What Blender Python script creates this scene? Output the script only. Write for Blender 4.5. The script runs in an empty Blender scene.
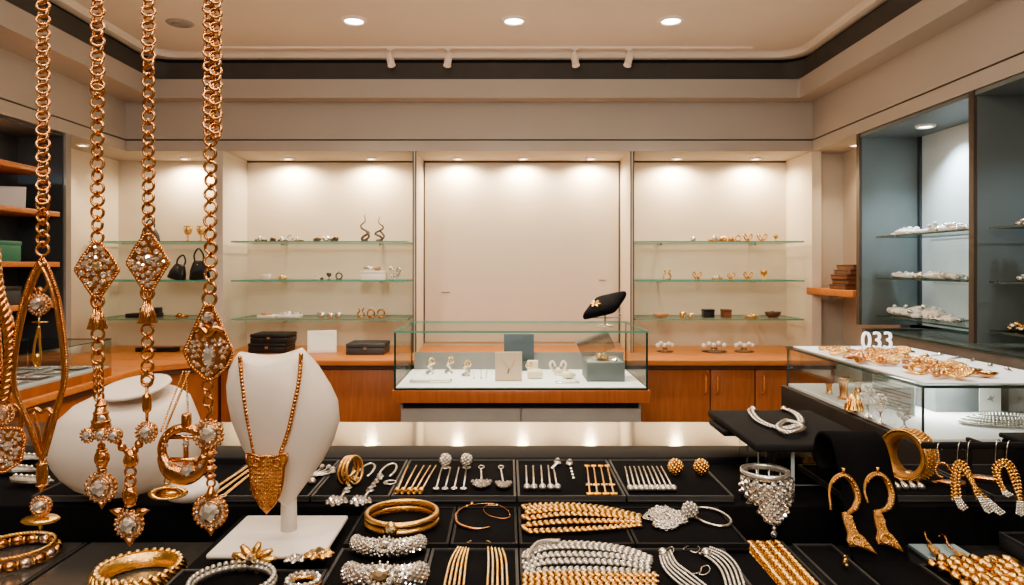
import bpy, bmesh, math, random
from mathutils import Vector, Matrix, Euler
random.seed(7)
C = bpy.context.scene.collection
PI = math.pi
# ---------------------------------------------------------------- camera frame: a point of the place seen at pixel (px, py)
F, CX, CY, EZ = 700.0, 507.0, 267.0, 1.5
def P(px, py, d): return Vector(((px-CX)/F*d, d, EZ-(py-CY)/F*d))
def PZ(px, py, z): return P(px, py, (EZ-z)*F/(py-CY))
X_, Y_, Z_ = Vector((1,0,0)), Vector((0,1,0)), Vector((0,0,1))

# ---------------------------------------------------------------- materials
MATS = {}
def mat(name, col, rough=.5, metal=0., spec=.5, bump=0., bscale=60., noise=0., nscale=8., sheen=0., emit=None, estr=0., coat=0., stretch=None):
    m = bpy.data.materials.new(name); m.use_nodes = True
    nt = m.node_tree; b = nt.nodes['Principled BSDF']
    b.inputs['Base Color'].default_value = (*col, 1); b.inputs['Roughness'].default_value = rough
    b.inputs['Metallic'].default_value = metal; b.inputs['Specular IOR Level'].default_value = spec
    if sheen: b.inputs['Sheen Weight'].default_value = sheen
    if coat: b.inputs['Coat Weight'].default_value = coat
    if emit: b.inputs['Emission Color'].default_value = (*emit, 1); b.inputs['Emission Strength'].default_value = estr
    if bump or noise:
        tc = nt.nodes.new('ShaderNodeTexCoord'); mp = nt.nodes.new('ShaderNodeMapping')
        nt.links.new(tc.outputs['Object'], mp.inputs['Vector'])
        if stretch: mp.inputs['Scale'].default_value = stretch
    if bump:
        n = nt.nodes.new('ShaderNodeTexNoise'); n.inputs['Scale'].default_value = bscale; n.inputs['Detail'].default_value = 2
        bp = nt.nodes.new('ShaderNodeBump'); bp.inputs['Strength'].default_value = bump; bp.inputs['Distance'].default_value = .002
        nt.links.new(mp.outputs[0], n.inputs['Vector']); nt.links.new(n.outputs['Fac'], bp.inputs['Height']); nt.links.new(bp.outputs[0], b.inputs['Normal'])
    if noise:
        n = nt.nodes.new('ShaderNodeTexNoise'); n.inputs['Scale'].default_value = nscale; n.inputs['Detail'].default_value = 4
        r = nt.nodes.new('ShaderNodeValToRGB')
        r.color_ramp.elements[0].position = .3; r.color_ramp.elements[1].position = .7
        r.color_ramp.elements[0].color = (*[c*(1-noise) for c in col], 1); r.color_ramp.elements[1].color = (*[min(1, c*(1+noise)) for c in col], 1)
        nt.links.new(mp.outputs[0], n.inputs['Vector']); nt.links.new(n.outputs['Fac'], r.inputs['Fac']); nt.links.new(r.outputs[0], b.inputs['Base Color'])
    MATS[name] = m; return m
def glass_mat(name, tint, refl=.5, rough=.02, tr=1.0):
    m = bpy.data.materials.new(name); m.use_nodes = True; nt = m.node_tree; nt.nodes.clear()
    o = nt.nodes.new('ShaderNodeOutputMaterial'); mx = nt.nodes.new('ShaderNodeMixShader')
    t = nt.nodes.new('ShaderNodeBsdfTransparent'); g = nt.nodes.new('ShaderNodeBsdfGlossy'); fr = nt.nodes.new('ShaderNodeFresnel')
    t.inputs[0].default_value = (*tint, 1); g.inputs['Roughness'].default_value = rough; fr.inputs[0].default_value = 1.45
    ml = nt.nodes.new('ShaderNodeMath'); ml.operation = 'MULTIPLY'; ml.inputs[1].default_value = refl
    nt.links.new(fr.outputs[0], ml.inputs[0]); nt.links.new(ml.outputs[0], mx.inputs[0])
    nt.links.new(t.outputs[0], mx.inputs[1]); nt.links.new(g.outputs[0], mx.inputs[2]); nt.links.new(mx.outputs[0], o.inputs[0])
    MATS[name] = m; return m
mat('gold_rose', (.68,.34,.145), .22, 1, bump=.25, bscale=500)
mat('gold', (.90,.57,.22), .25, 1, bump=.3, bscale=420)
mat('gold_filigree', (.70,.38,.14), .3, 1, bump=1., bscale=700)
mat('gold_pale', (.94,.68,.34), .25, 1, bump=.3, bscale=300)
mat('silver', (.80,.77,.73), .24, 1, bump=.3, bscale=400)
mat('silver_filigree', (.78,.74,.69), .3, 1, bump=1., bscale=600)
mat('diamond', (.95,.92,.89), .03, .9)
mat('diamond_warm', (.95,.80,.56), .03, .95)
mat('diamond_rose', (.84,.68,.61), .04, .95)
mat('pearl', (.76,.73,.68), .22, .8)
mat('velvet', (.006,.006,.0075), .9, 0, .12, bump=.2, bscale=900)
mat('velvet_grey', (.017,.0175,.019), .8, 0, .2, bump=.2, bscale=900)
mat('tray_rim', (.05,.05,.052), .5, 0, .4)
mat('counter_black', (.010,.010,.012), .6, 0, .25)
mat('charcoal', (.055,.06,.068), .5)
mat('leatherette', (.80,.71,.63), .5, 0, .35, bump=.04, bscale=300)
mat('white_acrylic', (.82,.77,.72), .35, 0, .5)
mat('white_lining', (.88,.88,.88), .6, noise=.02)
mat('case_base_grey', (.27,.26,.25), .5, noise=.05)
mat('dark_base', (.020,.016,.015), .6, 0, .2, noise=.15, nscale=10)
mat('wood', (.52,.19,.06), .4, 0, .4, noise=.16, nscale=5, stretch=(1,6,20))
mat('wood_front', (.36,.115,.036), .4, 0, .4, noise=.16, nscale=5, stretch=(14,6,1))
mat('wood_dark', (.20,.08,.035), .5, noise=.2, nscale=12)
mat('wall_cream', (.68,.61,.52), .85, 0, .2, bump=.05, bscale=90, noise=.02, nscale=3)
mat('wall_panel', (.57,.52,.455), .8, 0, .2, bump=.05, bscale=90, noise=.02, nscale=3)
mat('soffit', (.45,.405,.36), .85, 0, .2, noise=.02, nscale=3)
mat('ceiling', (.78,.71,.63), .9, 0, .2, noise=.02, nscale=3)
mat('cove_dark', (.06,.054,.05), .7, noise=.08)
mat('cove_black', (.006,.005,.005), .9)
mat('groove', (.10,.085,.075), .7)
mat('floor', (.50,.42,.33), .4, noise=.05, nscale=3)
mat('cab_grey', (.14,.165,.165), .5, noise=.05, nscale=4)
mat('cab_dark', (.045,.054,.062), .5, noise=.1, nscale=4)
mat('cab_post', (.09,.068,.055), .4, .2)
mat('cab_back', (.66,.74,.76), .6, noise=.02)
mat('ledge_grey', (.15,.125,.11), .45, noise=.15, nscale=6, stretch=(8,1,1))
mat('metal', (.6,.58,.55), .25, 1)
mat('spot_white', (.90,.82,.74), .5)
mat('teal_edge', (.012,.05,.045), .15, 0, .8)
mat('teal_edge_light', (.10,.38,.31), .15, 0, .8)
mat('lens_warm', (1,.9,.75), .5, emit=(1,.83,.6), estr=14)
mat('lens_white', (1,.95,.9), .5, emit=(1,.93,.82), estr=14)
mat('lens_cool', (.9,.95,1), .5, emit=(.9,.96,1), estr=10)
mat('sign_white', (.95,.95,.95), .4, emit=(1,1,1), estr=.5)
mat('black_leather', (.015,.015,.018), .4, 0, .5, bump=.2, bscale=200)
mat('teal_box', (.03,.19,.13), .55)
mat('card_white', (.80,.77,.72), .7)
mat('card_beige', (.72,.55,.42), .7)
mat('card_blue', (.30,.40,.44), .6)
mat('panel_blue', (.085,.11,.13), .6, noise=.1)
mat('box_grey', (.16,.18,.18), .5, noise=.06)
mat('print_grey', (.35,.33,.31), .7)
mat('cream', (.85,.75,.58), .45)
mat('terracotta', (.50,.26,.14), .5)
mat('brown', (.10,.045,.03), .45)
mat('bronze', (.17,.13,.10), .35, .8)
glass_mat('glass', (.955,.98,.97), .32)
glass_mat('glass_shelf', (.95,.98,.965), .5)
glass_mat('acrylic', (.86,.87,.87), .8)
glass_mat('crystal', (.93,.92,.90), 1.6)
# counter glass: dark and reflective
def counter_glass():
    m = bpy.data.materials.new('counter_glass'); m.use_nodes = True; b = m.node_tree.nodes['Principled BSDF']
    b.inputs['Base Color'].default_value = (.42,.395,.36,1); b.inputs['Metallic'].default_value=.85; b.inputs['Roughness'].default_value = .09
    b.inputs['Specular IOR Level'].default_value = 1.0; b.inputs['IOR'].default_value = 2.2
    MATS['counter_glass'] = m
counter_glass()
mat('dark_glass',(.15,.14,.13),.14,.5,1.0)
MATS['dark_glass'].node_tree.nodes['Principled BSDF'].inputs['IOR'].default_value=1.9

# ---------------------------------------------------------------- mesh builder
def frame(o, n, up=None):
    n = n.normalized(); up = up or (Z_ if abs(n.z) < .95 else Y_)
    x = up.cross(n); x = x.normalized() if x.length > 1e-6 else X_.copy(); y = n.cross(x)
    return Matrix(((x.x,y.x,n.x,o.x),(x.y,y.y,n.y,o.y),(x.z,y.z,n.z,o.z),(0,0,0,1)))
def spl(pts, k=8, closed=False):
    pts = [Vector(p) for p in pts]; n = len(pts); out = []
    if n < 3: 
        return [pts[0].lerp(pts[-1], i/k) for i in range(k+1)]
    for i in range(n if closed else n-1):
        a, b, c, d = (pts[(i-1)%n], pts[i], pts[(i+1)%n], pts[(i+2)%n]) if closed else (pts[max(i-1,0)], pts[i], pts[i+1], pts[min(i+2,n-1)])
        for j in range(k):
            t = j/k
            out.append(.5*((2*b)+(c-a)*t+(2*a-5*b+4*c-d)*t*t+(3*b-a-3*c+d)*t**3))
    if not closed: out.append(pts[-1])
    return out
def resample(pts, step, closed=False):
    pts = [Vector(p) for p in pts]
    if closed: pts = pts+[pts[0]]
    L = [0]
    for a, b in zip(pts, pts[1:]): L.append(L[-1]+(b-a).length)
    n = max(2, round(L[-1]/step)); out = []; j = 0
    for i in range(n if closed else n+1):
        s = L[-1]*i/n
        while j < len(L)-2 and L[j+1] < s: j += 1
        t = (s-L[j])/max(1e-9, L[j+1]-L[j]); out.append(pts[j].lerp(pts[j+1], min(1,t)))
    return out
_cache = {}
def _sph(n, m):
    k = ('s', n, m)
    if k not in _cache:
        v = [Vector((0,0,1))]; f = []
        for i in range(1, m):
            for j in range(n):
                a = PI*i/m; b = 2*PI*j/n; v.append(Vector((math.sin(a)*math.cos(b), math.sin(a)*math.sin(b), math.cos(a))))
        v.append(Vector((0,0,-1)))
        for j in range(n): f.append((0, 1+j, 1+(j+1)%n))
        for i in range(m-2):
            for j in range(n): a = 1+i*n; f.append((a+j, a+n+j, a+n+(j+1)%n, a+(j+1)%n))
        a = 1+(m-2)*n
        for j in range(n): f.append((a+j, len(v)-1, a+(j+1)%n))
        _cache[k] = (v, f)
    return _cache[k]
def _tor(R, r, n, m):
    v = []; f = []
    for i in range(n):
        a = 2*PI*i/n
        for j in range(m):
            b = 2*PI*j/m; q = R+r*math.cos(b); v.append(Vector((q*math.cos(a), q*math.sin(a), r*math.sin(b))))
    for i in range(n):
        for j in range(m): f.append((i*m+j, ((i+1)%n)*m+j, ((i+1)%n)*m+(j+1)%m, i*m+(j+1)%m))
    return v, f
class MB:
    def __init__(s): s.v=[]; s.f=[]; s.sm=[]; s.mi=[]; s.M=None
    def add(s, v, f, M=None, smooth=True, mi=0):
        o = len(s.v)
        for p in v:
            p = M @ p if M else p
            s.v.append(s.M @ p if s.M else p)
        for q in f: s.f.append(tuple(o+i for i in q)); s.sm.append(smooth); s.mi.append(mi)
        return s
    def box(s, a, b, mi=0, M=None):
        x0,x1 = sorted((a[0],b[0])); y0,y1 = sorted((a[1],b[1])); z0,z1 = sorted((a[2],b[2]))
        v = [Vector(p) for p in ((x0,y0,z0),(x1,y0,z0),(x1,y1,z0),(x0,y1,z0),(x0,y0,z1),(x1,y0,z1),(x1,y1,z1),(x0,y1,z1))]
        return s.add(v, [(3,2,1,0),(4,5,6,7),(0,1,5,4),(1,2,6,5),(2,3,7,6),(3,0,4,7)], M, False, mi)
    def rbox(s, a, b, r=.004, seg=2, M=None, mi=0):
        lo = Vector([min(a[i],b[i]) for i in range(3)]); hi = Vector([max(a[i],b[i]) for i in range(3)])
        bm = bmesh.new(); bmesh.ops.create_cube(bm, size=1)
        for q in bm.verts: q.co = Vector([(lo[i]+hi[i])/2+q.co[i]*(hi[i]-lo[i]) for i in range(3)])
        r = min(r, .45*min(hi-lo))
        bmesh.ops.bevel(bm, geom=bm.edges[:], offset=r, segments=seg, affect='EDGES', profile=.5)
        bm.verts.index_update()
        s.add([q.co.copy() for q in bm.verts], [tuple(w.index for w in q.verts) for q in bm.faces], M, True, mi); bm.free(); return s
    def pane(s, a, b):  # a glass sheet: slot 0 the faces, slot 1 its edges
        d = [abs(a[i]-b[i]) for i in range(3)]; ax = d.index(min(d)); n0 = len(s.f); s.box(a, b)
        big = {0:(3,5),1:(2,4),2:(0,1)}[ax]
        for k in range(6): s.mi[n0+k] = 0 if k in big else 1
        return s
    def quad(s, *p, mi=0): return s.add([Vector(q) for q in p], [tuple(range(len(p)))], None, False, mi)
    def sph(s, c, r, sc=(1,1,1), n=8, m=6, M=None, mi=0):
        v, f = _sph(n, m); Q = Matrix.Translation(c) @ (M.to_4x4() if M else Matrix()) @ Matrix.Diagonal((r*sc[0], r*sc[1], r*sc[2], 1))
        return s.add(v, f, Q, True, mi)
    def tor(s, c, R, r, nrm=Z_, up=None, n=20, m=6, sc=(1,1)):
        v, f = _tor(R, r, n, m); return s.add(v, f, frame(Vector(c), Vector(nrm), up) @ Matrix.Diagonal((sc[0], sc[1], 1, 1)))
    def tube(s, pts, r, n=8, closed=False, cap=True, flat=1.0, nrm=None):
        pts = [Vector(p) for p in pts]; N = len(pts); v=[]; f=[]; u = None
        for i in range(N):
            t = (pts[(i+1)%N]-pts[i-1]) if closed else (pts[min(i+1,N-1)]-pts[max(i-1,0)])
            if t.length < 1e-9: t = Z_.copy()
            t.normalize()
            if nrm is not None: u = nrm - t*nrm.dot(t)
            elif u is None: u = t.cross(Z_ if abs(t.z) < .9 else X_)
            else: u = u - t*u.dot(t)
            if u.length < 1e-6: u = t.cross(X_)
            u = u.normalized(); w = t.cross(u); rr = r(i/(N-1)) if callable(r) else r
            for j in range(n):
                a = 2*PI*j/n; v.append(pts[i]+(u*math.cos(a)*flat+w*math.sin(a))*rr)
        for i in range(N if closed else N-1):
            for j in range(n): f.append((i*n+j, i*n+(j+1)%n, ((i+1)%N)*n+(j+1)%n, ((i+1)%N)*n+j))
        if cap and not closed: f.append(tuple(range(n))[::-1]); f.append(tuple((N-1)*n+j for j in range(n)))
        return s.add(v, f)
    def lathe(s, prof, c, axis=Z_, n=24, up=None, cap=True, sc=(1,1), smooth=True):
        v=[]; f=[]; m=len(prof)
        for i in range(n):
            a = 2*PI*i/n
            for r, h in prof: v.append(Vector((r*math.cos(a)*sc[0], r*math.sin(a)*sc[1], h)))
        for i in range(n):
            for j in range(m-1): f.append((i*m+j, ((i+1)%n)*m+j, ((i+1)%n)*m+j+1, i*m+j+1))
        if cap:
            if prof[0][0] > 1e-6: f.append(tuple(i*m for i in range(n))[::-1])
            if prof[-1][0] > 1e-6: f.append(tuple(i*m+m-1 for i in range(n)))
        return s.add(v, f, frame(Vector(c), Vector(axis), up), smooth)
    def gem(s, c, r, n=-Y_, k=8, sc=(1,1), up=None, hgt=.45):
        v=[]; f=[]
        for q, h in ((.34,hgt*1.9),(.74,hgt*1.15),(1,0)):
            for j in range(k):
                a = 2*PI*(j+(.5 if q==.85 else 0))/k; v.append(Vector((q*r*math.cos(a)*sc[0], q*r*math.sin(a)*sc[1], h*r)))
        v.append(Vector((0,0,-.4*r))); f.append(tuple(range(k)))
        for j in range(k):
            a, b = j, (j+1)%k
            f += [(a, k+a, b), (k+a, k+b, b), (k+a, 2*k+a, 2*k+b), (k+a, 2*k+b, k+b), (2*k+a, 3*k, 2*k+b)]
        return s.add(v, f, frame(Vector(c), Vector(n), up), False)
    def beads(s, pts, r, step=None, closed=False, n=6, m=4, sc=(1,1,1)):
        for p in resample(pts, step or 2*r, closed): s.sph(p, r, sc, n, m)
        return s
    def chain(s, pts, step, R, r, face=-Y_, n=14, m=5, small=.8):
        q = resample(pts, step/2)
        for i, p in enumerate(q):
            t = (q[min(i+1,len(q)-1)]-q[max(i-1,0)]).normalized(); w = t.cross(face).normalized()
            if i % 2 == 0: s.tor(p, R, r, face, t, n, m, (1, 1.08))
            else: s.tor(p, R*small, r, (w*.85+face*.5).normalized(), t, n, m)
        return s
    def rope(s, pts, r, pitch=None, strands=2, n=5, k=7):
        pitch = pitch or r*3.2; q = resample(pts, pitch/k); u = None; paths = [[] for _ in range(strands)]
        for i, p in enumerate(q):
            t = (q[min(i+1,len(q)-1)]-q[max(i-1,0)]).normalized()
            u = t.cross(Z_ if abs(t.z)<.9 else X_) if u is None else u-t*u.dot(t)
            u.normalize(); w = t.cross(u)
            for h in range(strands):
                a = 2*PI*(i/k+h/strands); paths[h].append(p+(u*math.cos(a)+w*math.sin(a))*r*.5)
        for h in paths: s.tube(h, r*.55, n)
        return s
    def braid(s, pts, w, nrm=Z_, step=None):
        q = resample(pts, step or w*.62)
        for i, p in enumerate(q):
            t = (q[min(i+1,len(q)-1)]-q[max(i-1,0)]).normalized(); b = nrm.cross(t).normalized()
            for sg in (-1, 1):
                d = (t*.75+b*sg*.55).normalized(); M = frame(Vector(), nrm, d).to_3x3()
                s.sph(p+b*sg*w*.26, w*.5, (.45,.85,.5), 6, 4, M)
        return s
    def prism(s, out, o, ux, uy, th, bev=0., smooth=False):  # outline (2D) extruded along ux x uy, front toward +n
        n = Vector(ux).cross(Vector(uy)).normalized(); o = Vector(o); k = len(out); ux=Vector(ux); uy=Vector(uy)
        cx = sum(p[0] for p in out)/k; cy = sum(p[1] for p in out)/k
        L = [(1-bev, th/2), (1, th/2*(.3 if bev else 1)), (1, -th/2)]; v=[]; f=[]
        for q, h in L:
            for p in out: v.append(o+ux*(cx+(p[0]-cx)*q)+uy*(cy+(p[1]-cy)*q)+n*h)
        f.append(tuple(range(k))); f.append(tuple(2*k+i for i in range(k))[::-1])
        for a in (0,1):
            for i in range(k): f.append((a*k+i, (a+1)*k+i, (a+1)*k+(i+1)%k, a*k+(i+1)%k))
        return s.add(v, f, None, smooth)
    def loft(s, rings, cap=True):
        v=[]; f=[]; n=len(rings[0])
        for r in rings: v += [Vector(p) for p in r]
        for i in range(len(rings)-1):
            for j in range(n): f.append((i*n+j, i*n+(j+1)%n, (i+1)*n+(j+1)%n, (i+1)*n+j))
        if cap: f.append(tuple(range(n))[::-1]); f.append(tuple((len(rings)-1)*n+j for j in range(n)))
        return s.add(v, f)
    def build(s, name, m, parent=None, loc=None, label=None):
        root = parent
        while root is not None and root.parent is not None: root = root.parent
        off = Vector(root['_loc']) if root is not None else Vector(loc or (0,0,0))
        me = bpy.data.meshes.new(name)
        me.from_pydata([tuple(p-off) for p in s.v], [], s.f)
        for q in ([m] if isinstance(m, str) else m): me.materials.append(MATS[q])
        me.polygons.foreach_set('use_smooth', s.sm); me.polygons.foreach_set('material_index', s.mi); me.update()
        bm = bmesh.new(); bm.from_mesh(me); bmesh.ops.recalc_face_normals(bm, faces=bm.faces[:]); bm.to_mesh(me); bm.free()
        o = bpy.data.objects.new(name, me); C.objects.link(o)
        if parent is not None: o.parent = parent
        elif loc is not None: o.location = loc
        if root is None: o['_loc'] = tuple(off)
        if label: o['label'] = label
        return o
LABELS = {}
def tag(o, label, cat, group=None):
    o['label'] = label; o['category'] = cat
    if group: o['group'] = group
    LABELS.setdefault(label, []).append(o); return o
def thing(name, label, cat, loc, group=None):
    o = bpy.data.objects.new(name, None); C.objects.link(o); o.empty_display_size = .02
    o.location = loc; o['_loc'] = tuple(loc); return tag(o, label, cat, group)
def struct(name, mb, m):
    o = mb.build(name, m); o['kind'] = 'structure'; return o
def dup(root, loc, rot=None, label=None, group=None, scale=None):
    r = root.copy(); C.objects.link(r); r.location = loc; r['_loc'] = tuple(loc)
    if rot is not None: r.rotation_euler = rot
    if scale is not None: r.scale = (scale,)*3
    if label: r['label'] = label; LABELS.setdefault(label, []).append(r)
    if group: r['group'] = group
    for ch in list(root.children):
        c = ch.copy(); C.objects.link(c); c.parent = r
        for g in list(ch.children): d = g.copy(); C.objects.link(d); d.parent = c
    return r
ORD = ['first','second','third','fourth','fifth','sixth','seventh','eighth','ninth','tenth','eleventh','twelfth']
# ================================================================ ROOM
DF, DB = 4.9, 5.35            # alcove front, alcove back
XL, XR = -2.67, 2.14          # faces of the bulkheads
ZS, ZC = 2.31, 2.95           # bulkhead underside, ceiling
struct('floor', MB().quad((-3.3,-2,0),(2.9,-2,0),(2.9,5.6,0),(-3.3,5.6,0)), 'floor')
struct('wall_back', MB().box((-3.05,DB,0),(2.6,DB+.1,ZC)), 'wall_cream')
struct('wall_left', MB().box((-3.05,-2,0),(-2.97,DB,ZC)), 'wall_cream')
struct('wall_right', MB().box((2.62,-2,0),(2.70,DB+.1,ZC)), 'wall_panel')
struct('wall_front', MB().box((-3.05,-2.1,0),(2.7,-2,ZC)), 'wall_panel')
struct('ceiling', MB().box((-3.05,-2,ZC),(2.7,DB+.1,ZC+.08)), 'ceiling')
# bulkhead over the alcoves: upper face, groove, lower band
def bulk(name, a, b, mt): return struct(name, MB().box(a, b), mt)
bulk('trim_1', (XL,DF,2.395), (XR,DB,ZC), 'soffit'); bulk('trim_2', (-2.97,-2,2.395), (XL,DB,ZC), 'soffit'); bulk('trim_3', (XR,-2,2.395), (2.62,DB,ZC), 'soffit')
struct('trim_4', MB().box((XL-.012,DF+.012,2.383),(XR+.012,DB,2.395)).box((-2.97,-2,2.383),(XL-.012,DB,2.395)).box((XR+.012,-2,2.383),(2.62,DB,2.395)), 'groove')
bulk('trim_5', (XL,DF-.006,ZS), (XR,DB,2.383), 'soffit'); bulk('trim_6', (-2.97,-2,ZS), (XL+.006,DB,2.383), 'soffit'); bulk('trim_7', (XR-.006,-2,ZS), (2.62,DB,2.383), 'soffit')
# crown box below the ceiling with a dark cove and a black shadow gap, rounded at the corners
def u_path(xl, xr, y, rad, y0=-2, k=8):
    pts = [(xl,y0)]
    for i in range(k+1): a = PI-PI/2*i/k; pts.append((xl+rad+rad*math.cos(a), y-rad+rad*math.sin(a)))
    for i in range(k+1): a = PI/2-PI/2*i/k; pts.append((xr-rad+rad*math.cos(a), y-rad+rad*math.sin(a)))
    return pts+[(xr,y0)]
def strip(name, prof, mt, smooth=True):   # prof: list of (xl, xr, y, radius, z)
    mb = MB(); rows = [[Vector((x,y,z)) for x, y in u_path(a,b,c,r)] for a,b,c,r,z in prof]; n = len(rows[0])
    v = sum(rows, []); f = [(i*n+j, i*n+j+1, (i+1)*n+j+1, (i+1)*n+j) for i in range(len(rows)-1) for j in range(n-1)]
    mb.add(v, f, None, smooth); return struct(name, mb, mt)
cl, cr, cd = -2.40, 1.985, 4.75
strip('trim_8', [(XL,XR,DF,.02,2.655),(cl,cr,cd,.02,2.648),(cl,cr,cd,.02,2.648)], 'soffit', False)
strip('trim_9', [(cl,cr,cd,.02,2.648),(cl,cr,cd,.02,2.775),(cl-.05,cr+.05,cd+.03,.04,2.776)], 'soffit', False)
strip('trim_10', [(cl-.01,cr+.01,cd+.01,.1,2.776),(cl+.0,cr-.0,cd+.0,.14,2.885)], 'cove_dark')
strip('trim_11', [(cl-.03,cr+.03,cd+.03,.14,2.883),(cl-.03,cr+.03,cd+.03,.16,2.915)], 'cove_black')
strip('trim_12', [(cl-.03,cr+.03,cd+.03,.16,2.913),(cl+.03,cr-.03,cd-.03,.17,2.913),(cl+.03,cr-.03,cd-.03,.17,2.935),(cl+.045,cr-.045,cd-.045,.17,2.949)], 'ceiling', False)
# partitions of the back alcoves
struct('trim_13', MB().box((-2.04,DF-.01,.9),(-1.985,DB,ZS)), 'wall_panel')
struct('trim_14', MB().box((-.658,DF,.9),(-.637,DB,ZS)), 'wall_panel')
struct('trim_15', MB().box((.866,DF,.9),(.887,DB,ZS)), 'wall_panel')
struct('trim_16', MB().box((2.135,DF,.0),(2.20,DB,ZS)), 'wall_cream')
# thin dark shadow joints at the partition fronts and around the middle panel
j = MB()
for x0, x1 in ((-.661,-.652),(-.643,-.634),(.863,.872),(.880,.890)): j.box((x0,DF-.003,.9),(x1,DF+.004,ZS))
for x in (-.632,.857): j.box((x-.004,DB-.006,.92),(x+.004,DB,ZS))
j.box((-.632,DB-.006,ZS-.012),(.861,DB,ZS)); j.box((-1.985,DB-.005,ZS-.012),(-.658,DB,ZS)); j.box((.887,DB-.005,ZS-.012),(2.13,DB,ZS))
struct('trim_17', j, 'groove')
struct('trim_18', MB().box((-.625,DB-.012,.93),(.85,DB-.002,ZS-.016)), 'wall_panel')
struct('trim_19', MB().box((-.50,DB-.016,1.303),(-.435,DB-.011,1.309)).box((.70,DB-.016,1.398),(.75,DB-.011,1.402)), 'groove')
# corner niche by the right cabinets
struct('trim_20', MB().box((2.20,5.0,0),(2.45,5.06,ZS)), 'wall_panel')
struct('trim_21', MB().box((2.40,4.27,0),(2.46,5.0,ZS)), 'wall_cream')
# baseboards along the visible walls
struct('baseboard_left', MB().box((-2.97,-2,0),(-2.955,DB,.1)), 'wall_panel')
# ---------------------------------------------------------------- recessed lights
def downlight(x, y, z, r, mt, label, group):
    t = thing('downlight', label, 'ceiling light', (x,y,z), group)
    MB().lathe([(r*.78,-.001),(r*.82,-.012),(r*1.0,-.013),(r*1.12,-.007),(r*1.15,-.0005)], (x,y,z), n=28, cap=False).build('trim_ring', 'spot_white', t)
    MB().lathe([(0,-.0075),(r*.5,-.0078),(r*.79,-.006)], (x,y,z), n=24, cap=False).build('lens', mt, t)
    return t
def lamp(kind, loc, power, col, size=.03, angle=80, blend=.6, aim=None, name='lamp'):
    L = bpy.data.lights.new(name, kind); L.energy = power; L.color = col
    if kind == 'SPOT': L.spot_size = math.radians(angle); L.spot_blend = blend; L.shadow_soft_size = size
    elif kind == 'AREA': L.shape = 'DISK'; L.size = size
    else: L.shadow_soft_size = size
    o = bpy.data.objects.new(name, L); C.objects.link(o); o.location = loc
    d = (Vector(aim)-Vector(loc)) if aim else Vector((0,0,-1))
    o.rotation_euler = d.to_track_quat('-Z','Y').to_euler(); return o
WARM = (1.,.77,.50); NEUT = (1.,.86,.70); COOL = (.80,.93,1.)
for i, px in enumerate((354,514,671)):
    p = P(px,20,1.45*F/247); downlight(p.x,p.y,ZC,.068,'lens_white',['left','middle','right'][i]+' of the three round downlights in the raised ceiling','downlights in the raised ceiling')
    lamp('SPOT',(p.x,p.y,ZC-.03),60,NEUT,.05,120,.8)
v = MB(); p = PZ(180,23,ZC) if False else P(180,23,1.45*F/244)
v.lathe([(.0,-.010),(.06,-.010),(.074,-.006),(.08,0)], (p.x,p.y,ZC), n=28, cap=False)
for r in (.02,.035,.05): v.tor((p.x,p.y,ZC-.011), r, .0025, Z_, None, 24, 5)
tag(v.build('ceiling_speaker', 'print_grey', loc=(p.x,p.y,ZC)), 'round grey speaker grille flush in the raised ceiling', 'speaker')
AL = [('leftmost alcove', (185,)), ('wide left alcove', (288,371)), ('middle panel', (458,523,591)), ('right alcove', (677,756))]
for nm, xs in AL:
    for i, px in enumerate(xs):
        p = P(px,158,5.2); w = {1:[''],2:['left ','right '],3:['left ','middle ','right ']}[len(xs)][i]
        downlight(p.x,5.2,ZS,.035,'lens_warm',f'{w}small recessed light over the {nm}'.strip(),'recessed lights over the back alcoves')
        lamp('SPOT',(p.x,5.23,ZS-.03),27,WARM,.03,172,.5,(p.x,5.26,1.0))
p = Vector((2.30,4.62,ZS)); downlight(p.x,p.y,ZS,.035,'lens_warm','small recessed light over the corner niche with wooden shelf','recessed lights over the back alcoves'); lamp('SPOT',(p.x,p.y,ZS-.02),14,WARM,.03,120,.8)
p = Vector((-2.80,4.62,ZS)); downlight(p.x,p.y,ZS,.035,'lens_warm','small recessed light above the gap beside the dark left cabinet','recessed lights over the back alcoves'); lamp('SPOT',(p.x,p.y,ZS-.02),12,WARM,.03,120,.8)
# track with four spot heads
tr = MB().box((-2.0,4.60,ZC-.012),(1.62,4.625,ZC)); tag(tr.build('lighting_track','spot_white',loc=(0,4.61,ZC)), 'thin beige lighting track along the back edge of the ceiling', 'light track')
for i, (px, tx) in enumerate(((390,.05),(448,-.015),(575,.02),(629,-.05))):
    x = (px-CX)/F*4.6; t = thing('track_spotlight', f'{ORD[i]} small white track spotlight from the left under the ceiling', 'spotlight', (x,4.61,ZC), 'track spotlights')
    MB().box((x-.02,4.597,ZC-.024),(x+.02,4.628,ZC-.014)).build('adapter','spot_white',t)
    MB().tube([(x,4.612,ZC-.02),(x,4.61,ZC-.055)],.007).build('stem','spot_white',t)
    c = Vector((x,4.605,ZC-.085)); ax = Vector((tx*6,-.35,-1)).normalized()
    MB().lathe([(.0,-.045),(.022,-.044),(.024,-.03),(.024,.04),(.027,.047),(.022,.048),(.0,.035)], c, ax, 18).build('head','spot_white',t)
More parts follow.
